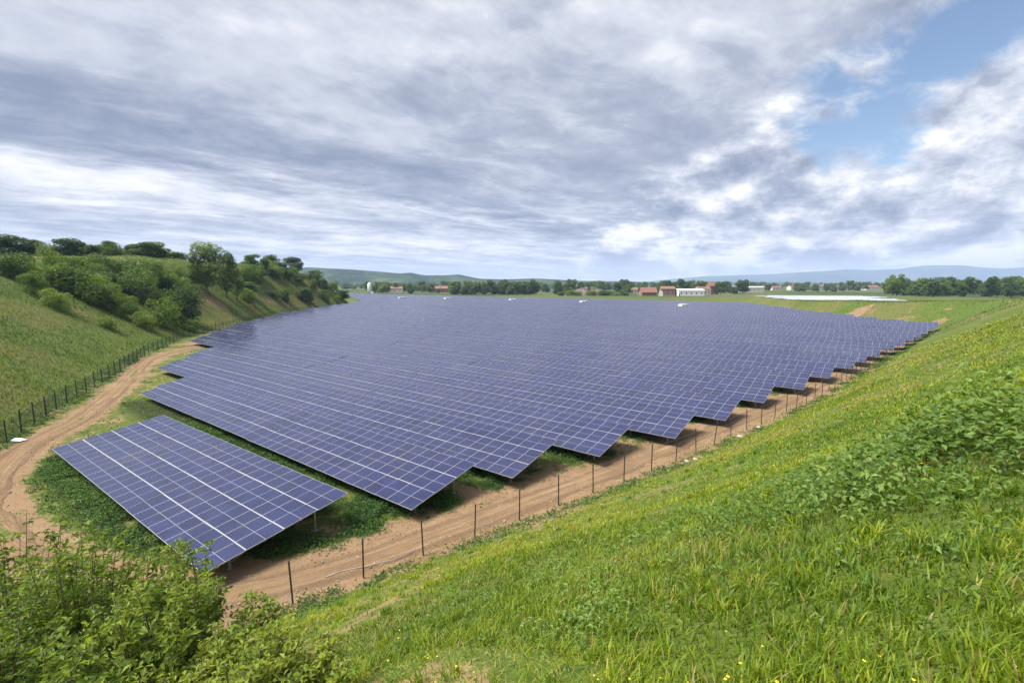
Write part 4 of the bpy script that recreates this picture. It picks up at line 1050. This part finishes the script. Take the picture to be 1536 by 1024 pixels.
def flowers():
    n = 1100; x, y, r = ring_points(n, 2.2, 45, 1.5, R(-40), R(70)); dR, _ = polydist(x, y, TOE_R); nz = vnoise(x, y, 2.0, 87, 2)
    k = (dR > 2) & (nz > .5); x, y, r = x[k], y[k], r[k]; m = len(x); q = 5
    h = height(x, y) + rng.uniform(.05, .2, m)
    a = np.arange(q) * 2 * math.pi / q + rng.uniform(0, 6, (m, 1)); s = .0046 * (1 + r[:, None] / 11) * rng.uniform(.6, 1.3, (m, 1))
    pos = np.stack([x[:, None] + np.cos(a) * s, y[:, None] + np.sin(a) * s, np.repeat(h[:, None], q, 1)], -1).reshape(-1, 3)
    nr = np.stack([np.cos(a) * .4, np.sin(a) * .4, np.ones_like(a)], -1).reshape(-1, 3)
    v, f, t_ = leaf_cards(pos, nr, np.repeat(s[:, 0] * 1.7, q), .8)
    tag(link('flowers', mesh_np('flowers', v, f, M['flower'])), kind='stuff')
flowers()

def clods():
    P = np.array(along(TRACK[3:17], .006)); n = len(P); P = P + rng.normal(0, 1.5, P.shape); d = np.hypot(P[:, 0], P[:, 1]); k = rng.random(n) < np.clip(22 / d, 0, 1) * .8; P = P[k]; n = len(P)
    dR, _ = polydist(P[:, 0], P[:, 1], TOE_R); P = P[(dR < 1) & (lushness(P[:, 0], P[:, 1]) < .3)]; n = len(P)
    s_ = .018 * rng.lognormal(0, .55, n); z = height(P[:, 0], P[:, 1]) + .05
    o6 = np.array([[1, 0, 0], [-1, 0, 0], [0, 1, 0], [0, -1, 0], [0, 0, .8], [0, 0, -.8]], float)
    v = (o6[None] * rng.uniform(.6, 1.3, (n, 6, 1)) + rng.normal(0, .2, (n, 6, 3))) * s_[:, None, None] + np.stack([P[:, 0], P[:, 1], z], -1)[:, None]
    f8 = np.array([[0, 2, 4], [2, 1, 4], [1, 3, 4], [3, 0, 4], [2, 0, 5], [1, 2, 5], [3, 1, 5], [0, 3, 5]])
    tag(link('gravel', mesh_np('gravel', v.reshape(-1, 3), (f8[None] + (np.arange(n) * 6)[:, None, None]).reshape(-1, 3), M['clod'])), kind='stuff')
clods()

# --- bushes at the lower left of the slope
def bush(x, y, h, w, n_stem, label, seed, size=.085, lean=(0, 0)):
    random.seed(seed); z0 = hz(x, y)
    root = tag(empty('bush', (x, y, z0)), label, 'bush', 'bushes on the near slope')
    sb = MB(); P, Nn, T = [], [], []
    for k in range(n_stem):
        a = random.uniform(0, 6.283); q = math.sqrt(random.random()) * w / 2
        hh = h * (1 - .45 * (q / (w / 2)) ** 2) * random.uniform(.75, 1.08)
        p0 = Vector((math.cos(a) * q * .25, math.sin(a) * q * .25, -.1)); p2 = Vector((math.cos(a) * q + lean[0] * hh, math.sin(a) * q + lean[1] * hh, hh))
        p1 = (p0 + p2) / 2 + Vector((random.uniform(-.15, .15), random.uniform(-.15, .15), hh * .12))
        cur = [p0 * (1 - t_) ** 2 + p1 * 2 * t_ * (1 - t_) + p2 * t_ ** 2 for t_ in [i / 6 for i in range(7)]]
        sb.tube(cur, [.014, .013, .011, .009, .007, .005, .003], 5)
        tone = random.uniform(.15, .7)
        for t_ in np.arange(.25, 1.0, .045):
            c = p0 * (1 - t_) ** 2 + p1 * 2 * t_ * (1 - t_) + p2 * t_ ** 2
            L = .34 * (1.15 - t_ * .75) * random.uniform(.6, 1.2); b_ = random.uniform(0, 6.283); d = Vector((math.cos(b_), math.sin(b_), random.uniform(.1, .7))).normalized()
            sb.tube([c, c + d * L], [.004, .002], 4)
            for j in range(7):
                pp = c + d * L * (j + 1) / 7; sd_ = (-1) ** j; side = d.cross(Vector((0, 0, 1))).normalized()
                off = side * sd_ * size * .45
                P.append(pp + off + Vector((random.gauss(0, .012), random.gauss(0, .012), random.gauss(0, .012)))); Nn.append(Vector((random.gauss(0, .45), random.gauss(0, .45), 1)) + side * sd_ * .3)
                T.append(min(.95, max(0, tone + t_ * .30 - .1 + random.gauss(0, .10) + (.06 if j == 6 else 0))))
    sb.build('stems', M['stem'], root, True)
    v, f, t_ = leaf_cards(np.array(P), np.array(Nn), size * rng.uniform(.6, 1.35, len(P)), .5, np.array(T), .3, .15)
    link('foliage', mesh_np('foliage', v, f, M['leaf_bush'], {'tone': t_}), root)
bush(-7.7, 6.7, 4.1, 3.6, 120, 'tallest leafy bush at the left picture edge before the dirt track', 1)
bush(-5.7, 5.9, 2.95, 3.2, 120, 'broad bright bush in the middle of the lower left clump', 2)
bush(-4.0, 5.0, 2.0, 2.6, 100, 'lower bush sloping down to the right of the clump', 3)
bush(-5.6, 4.6, 2.2, 2.8, 90, 'bush filling the bottom left corner of the picture', 4)
bush(-4.55, 6.6, 3.25, 1.3, 13, 'slender sapling rising before the near corner of the detached solar table', 5, .085, (-.02, 0))
bush(-2.6, 4.4, .95, 2.0, 60, 'knee-high bush at the right end of the lower left clump', 6, .07)

# ------------------------------------------------------------------ the air: far hills fade to blue
def haze():
    m, t = new_mat('haze')
    v = t.n('ShaderNodeVolumePrincipled'); v.inputs['Color'].default_value = (.54, .70, 1, 1); v.inputs['Density'].default_value = 1.12e-4
    v.inputs['Anisotropy'].default_value = 0.0
    o = t.n('ShaderNodeOutputMaterial'); t.put(o.inputs['Volume'], v.outputs[0])
    lo = np.array([1e9] * 3); hi = -lo
    for ob in COL.objects:
        if ob.get('kind') == 'structure':
            c = np.array([v_.co for v_ in ob.data.vertices]) if len(ob.data.vertices) < 9000 else None
            if c is None:
                c = np.empty(len(ob.data.vertices) * 3, np.float32); ob.data.vertices.foreach_get('co', c); c = c.reshape(-1, 3)
            lo = np.minimum(lo, c.min(0)); hi = np.maximum(hi, c.max(0))
    b = MB(); b.box(lo[0] - 50, hi[0] + 50, lo[1] - 50, hi[1] + 50, lo[2] - 1, hi[2] + 8)
    tag(b.build('haze', m), kind='stuff')
haze()
